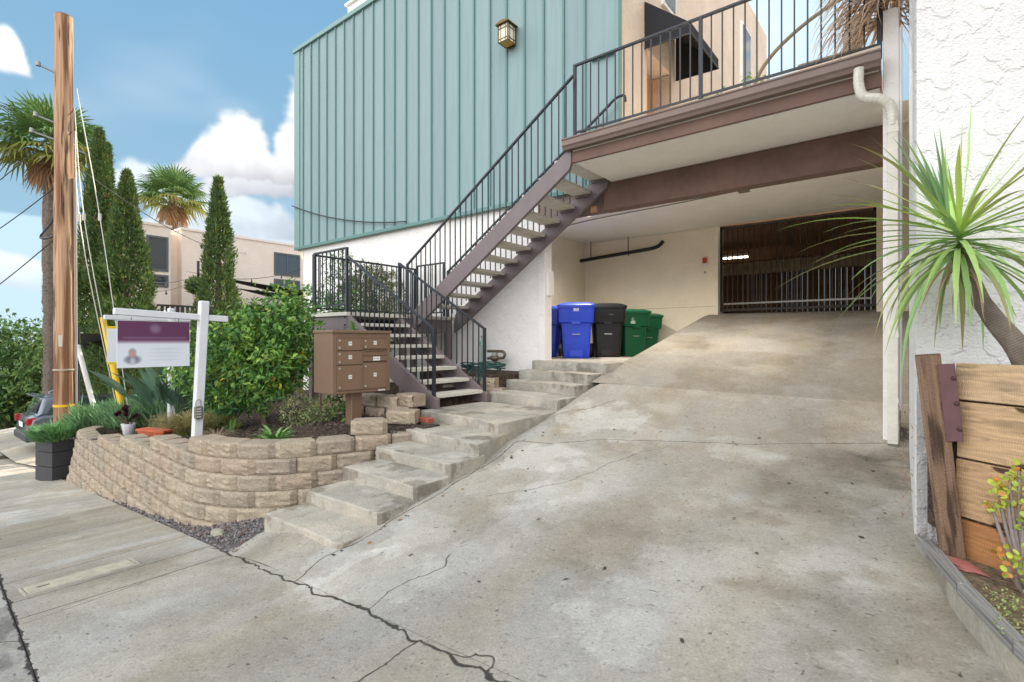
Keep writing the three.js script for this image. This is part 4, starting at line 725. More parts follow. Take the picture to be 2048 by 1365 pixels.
// ---------------------------------------------------------------- utility pole, guys and wires
const barkPole = dtex(256, 2048, (u, v) => { const y = v * 10, a = u * 6.2832, cx = Math.cos(a), cz = Math.sin(a); const g = fbm3(cx * 9, y * .9, cz * 9, 3), s = ss(.5, .68, fbm3(cx * 1.6 + 5, y * .55, cz * 1.6, 4) + ss(4.5, 1, y) * .12), d = ss(.6, .72, fbm3(cx * 3 + 9, y * 1.1, cz * 3, 4)); let c = [mix(.70, .48, s), mix(.56, .33, s), mix(.44, .235, s)]; c = tint(c, .8 + .4 * g); return tint(c, 1 - d * .5); }, { rep: [1, 1 / 10] });
const poleMat = std({ map: barkPole, bumpMap: barkPole, bumpScale: .03, roughness: .85 });
{
  const t = thing('utility_pole', 'tall weathered wooden utility pole with yellow bands behind the block wall', 'utility pole', [-14.2, -1.1, -2.74]);
  obj('shaft', limb([V(0, 0, 0), V(-.01, 2, 0), V(-.03, 4.5, 0), V(-.06, 7, 0), V(-.08, 9.6, 0)], [.185, .18, .172, .165, .155], 18, 5, .05, 3), poleMat, t);
  obj('top_cap', cyl(.15, .155, .03, -.08, 9.6, 0, 18), poleMat, t);
  obj('conduit', tube([V(.1, .2, -.17), V(.1, 3, -.17), V(.08, 6.2, -.16)], .022, 20, 8), std({ color: hex('#9a9a98'), roughness: .5 }), t);
  const yl = std({ color: hex('#dfae1c'), roughness: .5 }); for (const y of [.95, 1.4, 2.15]) obj('yellow_band', cyl(.192, .192, y === 1.4 ? .05 : .03, -.01, y, 0, 20), y === 2.15 ? std({ color: hex('#b4b09a'), metalness: .3 }) : yl, t);
  const mt = std({ color: hex('#8c8f90'), metalness: .5, roughness: .5 });
  for (const [y, l] of [[8.35, .3], [7.3, .34], [6.95, .4]]) { const b = obj('bracket', bar(V(-.06, y, .1), V(-.1, y + .08, .1 + l), .03, .03), mt, t); obj('insulator', cyl(.035, .045, .09, -.1, y + .1, .1 + l, 10), mt, b); }
  obj('bracket', bar(V(-.05, 6.85, -.15), V(-.05, 6.8, -.36), .05, .03), mt, t);
  obj('notice', bx(.012, .24, .06, .17, 2.75, .1, .002), std({ color: hex('#d8d2c8') }), t);
}
const wireMat = std({ color: hex('#3a3a3c'), roughness: .6 }), steelWire = std({ color: hex('#b9b5aa'), roughness: .5, metalness: .4 });
{
  const top = [V(-14.2, 6.6, -2.9), V(-14.15, 6.1, -2.9), V(-14.12, 7.0, -2.92)], mids = [V(-12.75, 4.05, -2.75), V(-12.95, 4.05, -2.72), V(-12.55, 4.05, -2.95)], foot = [V(-11.95, -.05, -3.18), V(-12.05, -.05, -3.16), V(-11.75, -.05, -3.24)];
  const t = thing('guy_wires', 'three steel guy wires with a yellow guard slanting down from the pole', 'guy wire', [-11.9, -.05, -3.2]);
  const sh = (v) => V(v.x + 11.9, v.y + .05, v.z + 3.2);
  top.forEach((a, i) => { const w = obj('wire', tube([sh(a), sh(mids[i]), sh(foot[i])], .009, 20, 5), steelWire, t); obj('insulator', cyl(.028, .028, .14, mids[i].x + 11.9, mids[i].y + .05, mids[i].z + 3.2, 8), std({ color: hex('#c9c4b8') }), w); });
  const a = sh(V(-12.36, 2.1, -2.95)), b = sh(V(-11.93, .2, -3.17)); obj('yellow_guard', [limb([a, V().lerpVectors(a, b, .5), b], [.05, .058, .05], 10, 6)], std({ color: hex('#e0b61e'), roughness: .45 }), t);
}
function cable(name, label, a, b, sag, r = .012) { const P = []; for (let i = 0; i <= 12; i++) { const t = i / 12; P.push(V(mix(a[0], b[0], t), mix(a[1], b[1], t) - sag * 4 * t * (1 - t), mix(a[2], b[2], t))); } return tag(obj(name, tube(P, r, 36, 5), wireMat), label, 'cable'); }
cable('overhead_cable', 'dark cable running from the pole across to the house roof', [-14.2, 5.4, -2.9], [-27, 6.1, -12.3], .5);
cable('overhead_cable', 'dark cable leaving the pole downhill over the street', [-14.3, 6.2, -2.7], [-40, 7.6, .2], 1.4);
cable('overhead_cable', 'low cable leaving the pole downhill below the other wire', [-14.3, 5.0, -2.7], [-40, 5.2, .6], 1.2);
cable('facade_cable', 'thin cable drooping across the lower edge of the teal wall', [-13.06, 5.2, -7.14], [-8.5, 4.14, -7.14], .16, .014);
cable('drop_wire', 'slanting wire hanging from the pole loop to the lower utility pole', [-15.6, 4.2, -3.0], [-30, 1.9, -1.6], .2, .014);
tag(obj('cable_loop', tube([V(-14.4, 5.9, -2.7), V(-14.8, 5.0, -2.7), V(-15.1, 4.35, -2.72), V(-15.7, 4.0, -2.6), V(-15.0, 3.95, -2.7), V(-14.4, 4.1, -2.75), V(-14.9, 4.4, -2.72)], .022, 50, 6), wireMat), 'looped spare cable hanging off the side of the wooden pole', 'cable');
{
  const t = thing('far_utility_pole', 'distant utility pole with two crossarms beyond the downhill trees', 'utility pole', [-46, -6, -1.2]);
  const w = std({ color: hex('#6f6a66') }); obj('shaft', cyl(.14, .17, 17, 0, 8.5, 0, 10), w, t); for (const y of [14.4, 12.2]) obj('crossarm', bar(V(.3, y, -2.4), V(-.3, y, 2.4), .14, .16), w, t);
}
// ---------------------------------------------------------------- black planter box, posts, brace
const charcoal = std({ map: mottle(rgb(58, 58, 62), .08, .5, 134), roughness: .6 });
{
  const t = thing('planter_box', 'tall black timber planter box at the downhill end of the wall', 'planter', [-13.0, -.99, -2.36], .3);
  for (let i = 0; i < 3; i++) { obj('board', bx(.52, .265, .03, 0, .15 + i * .275, .16, .005), charcoal, t); obj('board', bx(.52, .265, .03, 0, .15 + i * .275, -.16, .005), charcoal, t); for (const s of [-1, 1]) obj('board', bx(.03, .265, .29, s * .245, .15 + i * .275, 0, .005), charcoal, t); }
  obj('soil', bx(.46, .04, .28, 0, .76, 0), soilMat, t);
}
for (const [x, z, h, y, l] of [[-23.1, -2.6, 3.95, -1.95, 'black square shade post beside the grey car'], [-16.6, -3.4, 3.5, -1.5, 'black square shade post just behind the wooden utility pole']]) { const t = thing('shade_post', l, 'post', [x, y, z], 0, 'black shade posts'); obj('shaft', bx(.17, h, .17, 0, h / 2, 0, .01), charcoal, t); obj('eye_bolt', cyl(.015, .015, .12, 0, 0, 0, 6).rotateX(1.57).translate(0, h - .15, -.1), steelWire, t); }
tag(obj('white_brace', limb([V(-14.9, 1.55, -3.1), V(-14.0, -.3, -3.3)], [.05, .05], 10, 3), white), 'leaning white pipe brace beside the utility pole', 'brace');
// shade sails: sagging cloth between corners
function sail(name, label, P, sag) {
  const n = 10, pos = [], I = []; for (let i = 0; i <= n; i++) for (let j = 0; j <= n - i; j++) { const u = i / n, v = j / n, w = 1 - u - v; const s = sag * 27 * u * v * w + sag * .8 * (u * v + v * w + u * w); pos.push(P[0][0] * w + P[1][0] * u + P[2][0] * v, P[0][1] * w + P[1][1] * u + P[2][1] * v - s, P[0][2] * w + P[1][2] * u + P[2][2] * v); }
  const id = (i, j) => i * (n + 1) - i * (i - 1) / 2 + j; for (let i = 0; i < n; i++) for (let j = 0; j < n - i; j++) { I.push(id(i, j), id(i + 1, j), id(i, j + 1)); if (j < n - i - 1) I.push(id(i + 1, j), id(i + 1, j + 1), id(i, j + 1)); }
  const g = new THREE.BufferGeometry(); g.setAttribute('position', new THREE.Float32BufferAttribute(pos, 3)); g.setIndex(I); g.computeVertexNormals();
  const m = obj(name, uvm(g.toNonIndexed()), std({ color: hex('#2a2a2e'), roughness: .9, side: THREE.DoubleSide })); m.geometry.computeVertexNormals(); return tag(m, label, 'shade sail', 'dark shade sails');
}
sail('shade_sail', 'grey shade sail strung low in front of the wooden fence', [[-16.6, 1.85, -3.5], [-19.5, 1.9, -6.2], [-21, 1.3, -4.5]], .2);
sail('shade_sail', 'black shade sail over the patio in front of the pale house', [[-24.5, 4.6, -8.6], [-21.0, 3.6, -15.8], [-26.5, 4.1, -16.5]], .25);
sail('shade_sail', 'second black shade sail hung lower over the patio', [[-23.0, 3.9, -10.0], [-20.5, 3.5, -16], [-26.5, 3.3, -17]], .2);
// ---------------------------------------------------------------- pale house and its fences
{
  const t = thing('pale_house', 'flat roofed pinkish stucco house behind the cypress trees', 'house', [-27, -1.5, -12]);
  const O = [27, 1.5, 12], P = (n, g, m, par = t) => obj(n, mrg(g).translate(...O), m, par); const wall = std({ map: mottle(rgb(234, 220, 207), .04, 3, 140), bumpMap: rep(stuccoBump, 1.2), bumpScale: .006 });
  P('wall', b2(-35, -27, -2, 6.8, -22, -9.4), wall); P('wall', b2(-35, -26.7, -2, 6.75, -8.85, -7.3), wall); P('recess_wall', b2(-35, -27.5, -2, 6.6, -9.4, -8.85), wall);
  P('roof_edge', b2(-35.1, -26.95, 6.8, 6.9, -22.1, -9.35), wall); P('roof_edge', b2(-35.1, -26.65, 6.75, 6.85, -8.9, -7.25), wall);
  const fr = std({ color: hex('#5d6064'), roughness: .5 });
  const win = (x, z0, z1, y0, y1, split) => { const w = P('window', [b2(x - .02, x + .05, y0, y1, z0, z0 + .09), b2(x - .02, x + .05, y0, y1, z1 - .09, z1), b2(x - .02, x + .05, y0, y0 + .09, z0 + .09, z1 - .09), b2(x - .02, x + .05, y1 - .09, y1, z0 + .09, z1 - .09)], fr); P('pane', b2(x - .01, x + .015, y0 + .09, y1 - .09, z0 + .09, z1 - .09), darkGlass, w); if (split) P('mullion', b2(x, x + .04, y0 + .09, y1 - .09, (z0 + z1) / 2 - .03, (z0 + z1) / 2 + .03), fr, w); };
  win(-26.7, -8.75, -7.9, 4.75, 6.3, false); win(-26.7, -8.75, -7.9, 4.05, 4.6, false); win(-27, -15.2, -13.75, 5.15, 6.35, true); win(-27, -15.2, -13.75, 4.35, 4.95, false);
  P('door', b2(-26.98, -26.9, -.5, 3.0, -13.5, -10.4), black);
  P('wall_lamp', new THREE.SphereGeometry(.14, 14, 10).translate(-26.6, 2.9, -8.5), std({ color: hex('#f1ece0'), roughness: .4 }));
}
{
  const t = thing('slat_fence', 'black slatted fence along the upper patio behind the cypress', 'fence', [-19.6, .4, -11]);
  for (let i = 0; i < 66; i++) obj('slat', bx(.03, 2.2, .09, 0, 1.3, -5 + i * .15), charcoal, t);
  for (const y of [.4, 2.42]) obj('rail', bx(.05, .06, 10, .0, y, -.1), charcoal, t);
}
tag(obj('patio_screen', [b2(-24.2, -24.1, 0, 3.3, -17, -10), b2(-24.2, -24.1, 2.4, 2.75, -10, -8.2)], charcoal), 'dark screen wall shading the patio under the sails', 'screen');
{
  const t = thing('wooden_fence', 'grey weathered wooden board fence behind the parked cars', 'fence', [-25.6, -1.5, -5.4]);
  const tones = [0, 1, 2].map((i) => std({ map: dtex(64, 256, (u, v) => tint(rgb(150, 143, 134), .8 + .3 * tg(u, v, 20, 2, 3, 142 + i)), { rep: [1 / .2, 1 / 2] }) }));
  for (let i = 0; i < 30; i++) obj('board', bx(.02, 3.3 - (i % 3) * .03, .135, (i % 2) * .012, 1.65, 1 - i * .142), tones[i % 3], t);
}
// string lights
{
  const t = thing('string_lights', 'string of patio bulbs hung across the pale house', 'string lights', [-24, 3.5, -10]);
  const sp = [[[-22.5, 4.0, -6.0], [-24.6, 4.5, -9.2]], [[-22.5, 3.5, -6.0], [-24.6, 4.4, -9.3]], [[-24.6, 4.5, -9.2], [-23, 5.0, -13]]];
  for (const [a, b] of sp) { const P = []; for (let i = 0; i <= 10; i++) { const q = i / 10; P.push(V(mix(a[0], b[0], q) + 24, mix(a[1], b[1], q) - 3.5 - 1.2 * q * (1 - q), mix(a[2], b[2], q) + 10)); } obj('wire', tube(P, .012, 24, 4), wireMat, t); for (const i of [2, 5, 8]) obj('bulb', [cyl(.02, .03, .1, P[i].x, P[i].y - .05, P[i].z, 6), new THREE.SphereGeometry(.045, 8, 6).translate(P[i].x, P[i].y - .13, P[i].z)], charcoal, t); }
  obj('mast', bx(.08, 3.6, .08, -.6, -.2, .8), charcoal, t);
}
// ---------------------------------------------------------------- parked cars (length along -z, tail towards the street)
function car(name, label, pos, turn, col, glassTone) {
  const t = thing(name, label, 'car', pos, turn);
  const paint = new THREE.MeshPhysicalMaterial({ color: hex(col), roughness: .35, metalness: .35, clearcoat: 1, clearcoatRoughness: .06 });
  // sections along the length: [z, y of sill, y of shoulder, half width, roof y, half width at roof]
  const side = (pts, x0, x1, bev) => { const s = new THREE.Shape(pts.map(([z, y]) => new THREE.Vector2(z, y))); const g = new THREE.ExtrudeGeometry(s, { depth: x1 - x0 - 2 * bev, bevelEnabled: true, bevelSize: bev, bevelThickness: bev, bevelSegments: 4, bevelOffset: -bev }); return creased(uvm(g.rotateY(-Math.PI / 2).translate(x1 - bev, 0, 0)), .6); };
  // body in car axes: z' = distance forward from the tail
  const arch = (c, r) => Array.from({ length: 9 }, (_, i) => { const a = Math.PI - i / 8 * Math.PI; return [c + Math.cos(a) * r, .3 + Math.sin(a) * r]; });
  const body = [[.05, .35], ...arch(.85, .38), ...arch(3.5, .38), [4.4, .32], [4.5, .6], [4.35, .85], [3.55, .98], [.35, 1.06], [.08, .98], [.0, .62]];
  const mk = (g) => g.applyMatrix4(new THREE.Matrix4().makeScale(1, 1, -1)).applyMatrix4(new THREE.Matrix4());
  const fwd = (g) => { const p = g.attributes.position; for (let i = 0; i < p.count; i++) p.setZ(i, -p.getZ(i)); const n = g.attributes.normal; for (let i = 0; i < n.count; i++) n.setZ(i, -n.getZ(i)); for (let i = 0; i < p.count; i += 3) for (const A of [p, n, g.attributes.uv]) { const s = A.itemSize; for (let k = 0; k < s; k++) { const q = A.array[(i + 1) * s + k]; A.array[(i + 1) * s + k] = A.array[(i + 2) * s + k]; A.array[(i + 2) * s + k] = q; } } return g; };
  const swap = (pts) => pts;
  const B = (n, g, m, par = t) => obj(n, fwd(g), m, par);
  B('body', side(body, -.92, .92, .09), paint);
  const cab = side([[.22, 1.03], [3.35, .98], [2.7, 1.42], [2.2, 1.56], [.75, 1.6], [.38, 1.54]], -.78, .78, .1);
  { const p = cab.attributes.position; for (let i = 0; i < p.count; i++) { const f = 1 - .14 * clamp((p.getY(i) - 1.0) / .6); p.setX(i, p.getX(i) * f * 1.06); } cab.computeVertexNormals(); creased(cab, .6); }
  const cb = B('cabin', cab, paint);
  const quadG = (P) => { const g = new THREE.BufferGeometry(); g.setAttribute('position', new THREE.Float32BufferAttribute([...P[0], ...P[1], ...P[2], ...P[0], ...P[2], ...P[3]], 3)); g.setAttribute('uv', new THREE.Float32BufferAttribute([0, 0, 1, 0, 1, 1, 0, 0, 1, 1, 0, 1], 2)); g.computeVertexNormals(); return g; };
  obj('rear_window', quadG([[-.62, 1.1, -.27], [.62, 1.1, -.27], [.56, 1.48, -.415], [-.56, 1.48, -.415]].map(([x, y, z]) => [x, y, z + .06])), darkGlass, cb);
  for (const s of [-1, 1]) { const X = (y) => s * .835 * (1 - .14 * clamp((y - 1) / .6)); const Q = (a) => quadG(s > 0 ? a : a.slice().reverse());
    for (const [z0, z1, z2, z3] of [[-.42, -1.02, -1.02, -.62], [-1.1, -1.9, -1.9, -1.1], [-1.98, -2.95, -2.5, -1.98]]) obj('side_window', Q([[X(1.08), 1.08, z0], [X(1.08), 1.08, z1], [X(1.46), 1.46, z2], [X(1.46), 1.46, z3]]), darkGlass, cb);
    const tl = obj('tail_light', bx(.16, .2, .3, s * .82, .9, -.13, .03), new THREE.MeshPhysicalMaterial({ color: hex('#a3121a'), roughness: .15, clearcoat: 1 }), t);
    obj('reflector', bx(.14, .06, .04, s * .74, .42, -.02, .01), std({ color: hex('#b41c1c'), roughness: .3 }), t);
    for (const z of [-.85, -3.5]) { const w = obj('wheel', cyl(.345, .345, .22, 0, 0, 0, 28).rotateZ(Math.PI / 2).translate(s * .8, .34, z), black, t); obj('rim', cyl(.22, .22, .02, 0, 0, 0, 24).rotateZ(Math.PI / 2).translate(s * .915, .34, z), steelWire, w); }
    obj('roof_rail', tube([V(s * .62, 1.58, -.7), V(s * .62, 1.65, -.85), V(s * .62, 1.65, -1.9), V(s * .62, 1.55, -2.1)], .02, 16, 6), std({ color: hex('#9a9da0'), metalness: .7, roughness: .3 }), cb); }
  obj('rear_bumper', bx(1.7, .24, .2, 0, .45, -.06, .06), std({ color: hex('#3a3c40'), roughness: .6 }), t);
  obj('spoiler', bx(1.2, .04, .22, 0, 1.58, -.3, .015), paint, cb); obj('number_plate', bx(.5, .14, .01, 0, .78, .005), white, t);
  return t;
}
car('parked_car', 'grey hatchback parked with its tail to the sidewalk past the pole', [-20.3, -1.5, -2.95], 0, '#5a626e');
car('parked_car', 'dark red car parked behind the grey hatchback', [-23.4, -1.4, -5.2], 0, '#5a1420');
// river rocks and block at the edge of the bank
{ const r = rng(44); for (let i = 0; i < 26; i++) { const x = -21.9 - r() * 5, z = -2.9 + (r() - .5) * 1.0 - r() * .4; const s = .13 + r() * .12; tag(obj('river_rock', pebble.clone().scale(s * 1.3, s * .8, s).rotateY(r() * 6).translate(x, street(x) + .1 + r() * .2, z), std({ color: new THREE.Color().setRGB(.3 + r() * .14, .28 + r() * .1, .25 + r() * .08) })), 'rounded tan river rock edging the planted bank', 'rock', 'river rocks along the bank'); } }

// ---------------------------------------------------------------- timber planter on the right
function plankTex(seed, base) { return dtex(512, 256, (u, v) => { const kx = .14 + .2 * hash2(seed, 2), ky = .5, d = Math.hypot((u - kx) * 2.2, (v - ky) * 1.1), w = v * 14 + 2.5 * Math.exp(-d * d * 40) * Math.sign(v - ky) + (tn(u, v, 4, 3, seed) - .5) * 3; const ring = .5 + .5 * Math.sin(w * 6.28 * .7), saw = .5 + .5 * Math.sin((u * 90 + tn(u, v, 6, 2, seed + 1) * 3) * 6.28) * (.4 + .6 * tn(u, v, 10, 2, seed + 3)); let c = tint(rgb(...base), .93 + ring * .07 + (saw - .5) * .1 + (tg(u, v, 8, 40, 3, seed + 2) - .5) * .22); const k = ss(.13, .09, d); c = [mix(c[0], .25, k * .85), mix(c[1], .17, k * .85), mix(c[2], .11, k * .85)]; const st = ss(.55, .75, tn(u, v, 5, 4, seed + 6)) * .14; return tint(c, 1 - st); }, { rep: [1 / .9, 1 / .3] }); }
const plankMats = [[204, 174, 138], [198, 166, 128], [192, 158, 120], [182, 128, 80]].map((c, i) => std({ map: plankTex(150 + i * 7, c), bumpMap: rep(grainBump, .15), bumpScale: .004 }));
{
  const t = thing('timber_planter', 'timber retaining planter of wide sawn planks with a leaning post', 'planter', [.1, .5, -3.6]);
  const dirA = Math.atan2(-.6, .8);                              // planks run from the post towards the street on the right
  const rows = [[.845, 1.035, 0], [.545, .835, 1], [.24, .535, 2], [-.06, .225, 3]];
  rows.forEach(([y0, y1, m], i) => { const g = bx(1.9, y1 - y0, .045, .95 + .02, (y0 + y1) / 2, -.02 - (i % 2) * .006, .006); obj('plank', g.rotateY(dirA), plankMats[m], t); });
  const old = std({ map: dtex(128, 512, (u, v) => { const g = tg(u, v, 30, 3, 3, 170), d = ss(.5, .7, tg(u, v, 5, 3, 4, 171)); return [mix(.50, .27, d) * (.75 + .4 * g), mix(.40, .2, d) * (.75 + .4 * g), mix(.32, .15, d) * (.75 + .4 * g)]; }, { rep: [1 / .2, 1 / 1.1] }), bumpMap: rep(grainBump, .15), bumpScale: .006 });
  const po = obj('post', bar(V(.015, -.1, .03), V(-.1, 1.08, .02), .108, .108, .006), old, t); 
  obj('steel_angle', bx(.07, .4, .008, .068, .83, .082, .002).rotateZ(.09), std({ map: mottle(rgb(92, 62, 64), .1, .2, 173), roughness: .6 }), t);
  obj('bolt', [0, 1, 2].map((i) => new THREE.SphereGeometry(.012, 8, 6).translate(.03 - i * .012, .7 + i * .13, .088)), std({ color: hex('#4b3434') }), t);
}
structure(obj('planter_soil', slab([[0.0, -3.86], [.1, -3.62], [1.6, -2.5], [3, -4.9]], .6, 1.44), soilMat));
{
  // kerb: concrete edge, old board on top, bed behind
  const t = thing('planting_kerb', 'low concrete kerb topped by a grey weathered board below the timber planter', 'kerb', [.1, .4, -3.2]);
  const outer = [[-.06, -3.9], [-.01, -3.7], [.1, -3.13], [.22, -2.74], [.5, -1.95]], inner = [[.02, -3.72], [.05, -3.6], [.16, -3.05], [.33, -2.62], [.6, -1.95]];
  for (let i = 0; i < 4; i++) { const P = [outer[i], outer[i + 1], inner[i + 1], inner[i]].map(([x, z]) => [x - .1, z + 3.2]); const y = .115 - i * .006; obj('kerb_stone', slab(P, -.2, y, .012), stepMat, t); }
  const wood = std({ map: dtex(128, 512, (u, v) => { const g = tg(u, v, 24, 3, 4, 175); return tint(rgb(150, 148, 144), .55 + .75 * g); }, { rep: [1 / .1, 1 / 1] }), bumpMap: rep(grainBump, .1), bumpScale: .005 });
  obj('board', bar(V(-.1, .14, -.44), V(.03, .14, .1), .055, .05, .006), wood, t); obj('board', bar(V(.03, .135, .1), V(.17, .13, .56), .055, .05, .006), wood, t); obj('board', bar(V(.17, .13, .56), V(.5, .1, 1.3), .055, .05, .006), wood, t);
}
structure(obj('kerb_bed', slab([[.04, -3.7], [.15, -3.06], [.34, -2.6], [.62, -1.9], [2.5, -1.9], [1.6, -2.45], [.1, -3.6]], .2, .535), dirtMat));
tag(obj('red_stone', pebble.clone().scale(.11, .03, .05).rotateY(-.75).translate(.13, .545, -3.4), std({ map: mottle(rgb(158, 96, 90), .12, .1, 177) })), 'flat red stone lying at the foot of the leaning post', 'stone');

// ---------------------------------------------------------------- plants
// leaf mesh collector: pushes folded leaves into one geometry with vertex colours
class Leaves {
  constructor() { this.P = []; this.C = []; this.N = []; }
  tri(a, b, c, col) { this.P.push(a.x, a.y, a.z, b.x, b.y, b.z, c.x, c.y, c.z); for (let i = 0; i < 3; i++) this.C.push(col[0], col[1], col[2]); }
  // leaf from o along d (unit), face normal about n, length l, width w, fold
  leaf(o, d, n, l, w, col, fold = .18) {
    const s = V().crossVectors(d, n).normalize(), m = V().copy(o).addScaledVector(d, l * .45), t = V().copy(o).addScaledVector(d, l).addScaledVector(n, -l * .12);
    const a = V().copy(m).addScaledVector(s, w / 2).addScaledVector(n, fold * w), b = V().copy(m).addScaledVector(s, -w / 2).addScaledVector(n, fold * w);
    this.tri(o, m, a, col); this.tri(m, t, a, col); this.tri(o, b, m, col); this.tri(m, b, t, col);
  }
  pad(o, d, n, l, w, col) { const s = V().crossVectors(d, n).normalize(), R = []; for (let i = 0; i < 7; i++) { const a = i / 6 * Math.PI * 2 * .86 + .44; R.push(V().copy(o).addScaledVector(d, l * .5 - Math.cos(a) * l * .5).addScaledVector(s, Math.sin(a) * w * .5).addScaledVector(n, .1 * w)); } const c = V().copy(o).addScaledVector(d, l * .55); for (let i = 0; i < 6; i++) this.tri(c, R[i], R[i + 1], col); this.tri(c, R[6], R[0], col); }
  sprig(o, d, l, w, col) { const n = V(hash2(o.x * 9e3 | 0, o.z * 9e3 | 0) - .5, .6, hash2(o.z * 9e3 | 0, o.y * 9e3 | 0) - .5); const s = V().crossVectors(d, n).normalize(); const t = V().copy(o).addScaledVector(d, l), a = V().copy(o).addScaledVector(s, w / 2).addScaledVector(d, l * .3), b = V().copy(o).addScaledVector(s, -w / 2).addScaledVector(d, l * .3); this.tri(o, a, t, col); this.tri(o, t, b, col); }
  // ribbon along a curve of points with widths and a V section
  ribbon(pts, ws, up, col, col2 = col, fold = .25) {
    for (let i = 0; i < pts.length - 1; i++) {
      const d = V().subVectors(pts[i + 1], pts[i]).normalize(), s = V().crossVectors(d, up).normalize(), n = V().crossVectors(s, d);
      const q = (k) => [V().copy(pts[k]).addScaledVector(s, ws[k] / 2).addScaledVector(n, ws[k] * fold), pts[k], V().copy(pts[k]).addScaledVector(s, -ws[k] / 2).addScaledVector(n, ws[k] * fold)];
      const A = q(i), B = q(i + 1), t = i / (pts.length - 1), c = [mix(col[0], col2[0], t), mix(col[1], col2[1], t), mix(col[2], col2[2], t)];
      for (let k = 0; k < 2; k++) { this.tri(A[k], A[k + 1], B[k], c); this.tri(B[k], A[k + 1], B[k + 1], c); }
    }
  }
  geo() { const g = new THREE.BufferGeometry(); g.setAttribute('position', new THREE.Float32BufferAttribute(this.P, 3)); g.setAttribute('color', new THREE.Float32BufferAttribute(this.C, 3)); g.computeVertexNormals(); return g; }
}
const leafMat = new THREE.MeshPhysicalMaterial({ vertexColors: true, roughness: .5, side: THREE.DoubleSide, transmission: .25, thickness: 0, specularIntensity: .5 });
const dullLeaf = new THREE.MeshPhysicalMaterial({ vertexColors: true, roughness: .85, side: THREE.DoubleSide, transmission: .3, thickness: 0, specularIntensity: .3 });
const barkMat = std({ map: mottle(rgb(112, 96, 80), .25, .3, 180), bumpMap: rep(grainBump, .15), bumpScale: .01 });
const vary = (r, c, a = .25, y = .12) => { const f = 1.4 * (1 + (r() - .5) * 2 * a), w = (r() - .5) * 2 * y; return [c[0] * f * (1 + w), c[1] * f, c[2] * f * (1 - w)]; };
const rdir = (r) => { const z = r() * 2 - 1, a = r() * 6.2832, q = Math.sqrt(1 - z * z); return V(q * Math.cos(a), z, q * Math.sin(a)); };
// leafy crown: twig clusters spread through lobes [x, y, z, rx, ry, rz]
function crown(L, lobes, clusters, per, len, wid, cols, r, spread = .13, shell = .55) {
  const vol = lobes.map((l) => l[3] * l[4] * l[5]), sum = vol.reduce((a, b) => a + b);
  for (let c = 0; c < clusters; c++) {
    let k = 0, pick = r() * sum; while (k < lobes.length - 1 && (pick -= vol[k]) > 0) k++;
    const [x, y, z, a, b, e] = lobes[k], d = rdir(r), q = Math.pow(mix(shell, 1, r()), .6) * (.78 + .44 * fbm3(d.x * 2.1 + k * 5, d.y * 2.1, d.z * 2.1, 3));
    const o = V(x + d.x * a * q, y + d.y * b * q, z + d.z * e * q), base = cols[(r() * cols.length) | 0], tw = V().copy(d).add(V(0, .35, 0)).addScaledVector(rdir(r), .6).normalize();
    for (let i = 0; i < per; i++) { const p = V().copy(o).addScaledVector(tw, (i / per) * spread * 1.4).addScaledVector(rdir(r), spread * .45); const dir = V().copy(tw).multiplyScalar(.5).add(rdir(r)).normalize(), n = V().copy(rdir(r)).add(V(0, 1.1, 0)).addScaledVector(d, .6).normalize(); L.leaf(p, dir, n, len * (.5 + .9 * r()), wid * (.5 + .9 * r()), vary(r, base, .32)); }
  }
}
// lemon tree over the block wall
{
  const t = thing('lemon_tree', 'bushy lemon tree with green fruit beside the mailbox', 'tree', [-7.3, garden(-7.3, -3.6), -3.6]);
  const r = rng(200), L = new Leaves();
  const lobes = [[0, 1.08, 0, .6, .6, .6], [-.35, .85, .45, .55, .55, .5], [.25, .9, .12, .45, .55, .45], [.05, 1.42, -.15, .48, .4, .45], [.08, 1.66, -.35, .3, .34, .3], [-.5, 1.12, .05, .45, .45, .45], [-.15, .75, .2, .6, .45, .55]];
  crown(L, lobes, 1500, 7, .085, .043, [[.085, .185, .04], [.06, .145, .032], [.115, .24, .045], [.07, .165, .05], [.18, .29, .045], [.13, .2, .05]], r, .13, .5);
  for (let i = 0; i < 26; i++) { const d = rdir(r), l = lobes[(r() * 7) | 0]; for (let k = 0; k < 5; k++) L.leaf(V(l[0] + d.x * l[3], l[1] + d.y * l[4], l[2] + d.z * l[5]).addScaledVector(rdir(r), .07), rdir(r), V(r() - .5, 1, r() - .5).normalize(), .08, .04, vary(r, [.42, .33, .03])); }
  obj('crown', L.geo(), leafMat, t);
  const tr = obj('trunk', limb([V(0, -.05, 0), V(-.04, .3, .02), V(.02, .6, .05), V(.0, 1.0, 0)], [.05, .042, .038, .02], 8, 5, .2), barkMat, t);
  for (const [a, b, c] of [[-.4, .95, .35], [.5, 1.05, .2], [.35, 1.4, -.4], [-.35, 1.1, -.2]]) obj('branch', limb([V(-.01, .35, .02), V(a * .35, .62, c * .35), V(a, b, c)], [.032, .024, .01], 7, 5, .2), barkMat, t);
  const lm = [std({ color: new THREE.Color().setRGB(.17, .33, .06), roughness: .45 }), std({ color: new THREE.Color().setRGB(.21, .36, .07), roughness: .45 })];
  for (let i = 0; i < 26; i++) { const l = lobes[(r() * 7) | 0], d = V(.5 + r() * .6, (r() - .5) * 1.4, .4 + (r() - .4) * 1.2).normalize(); const f = obj('lemon', new THREE.SphereGeometry(.031, 12, 9).scale(1, 1.22, 1).rotateZ((r() - .5) * .8).translate(l[0] + d.x * l[3] * .97, l[1] + d.y * l[4] * .97, l[2] + d.z * l[5] * .97), lm[i % 2], t); }
}
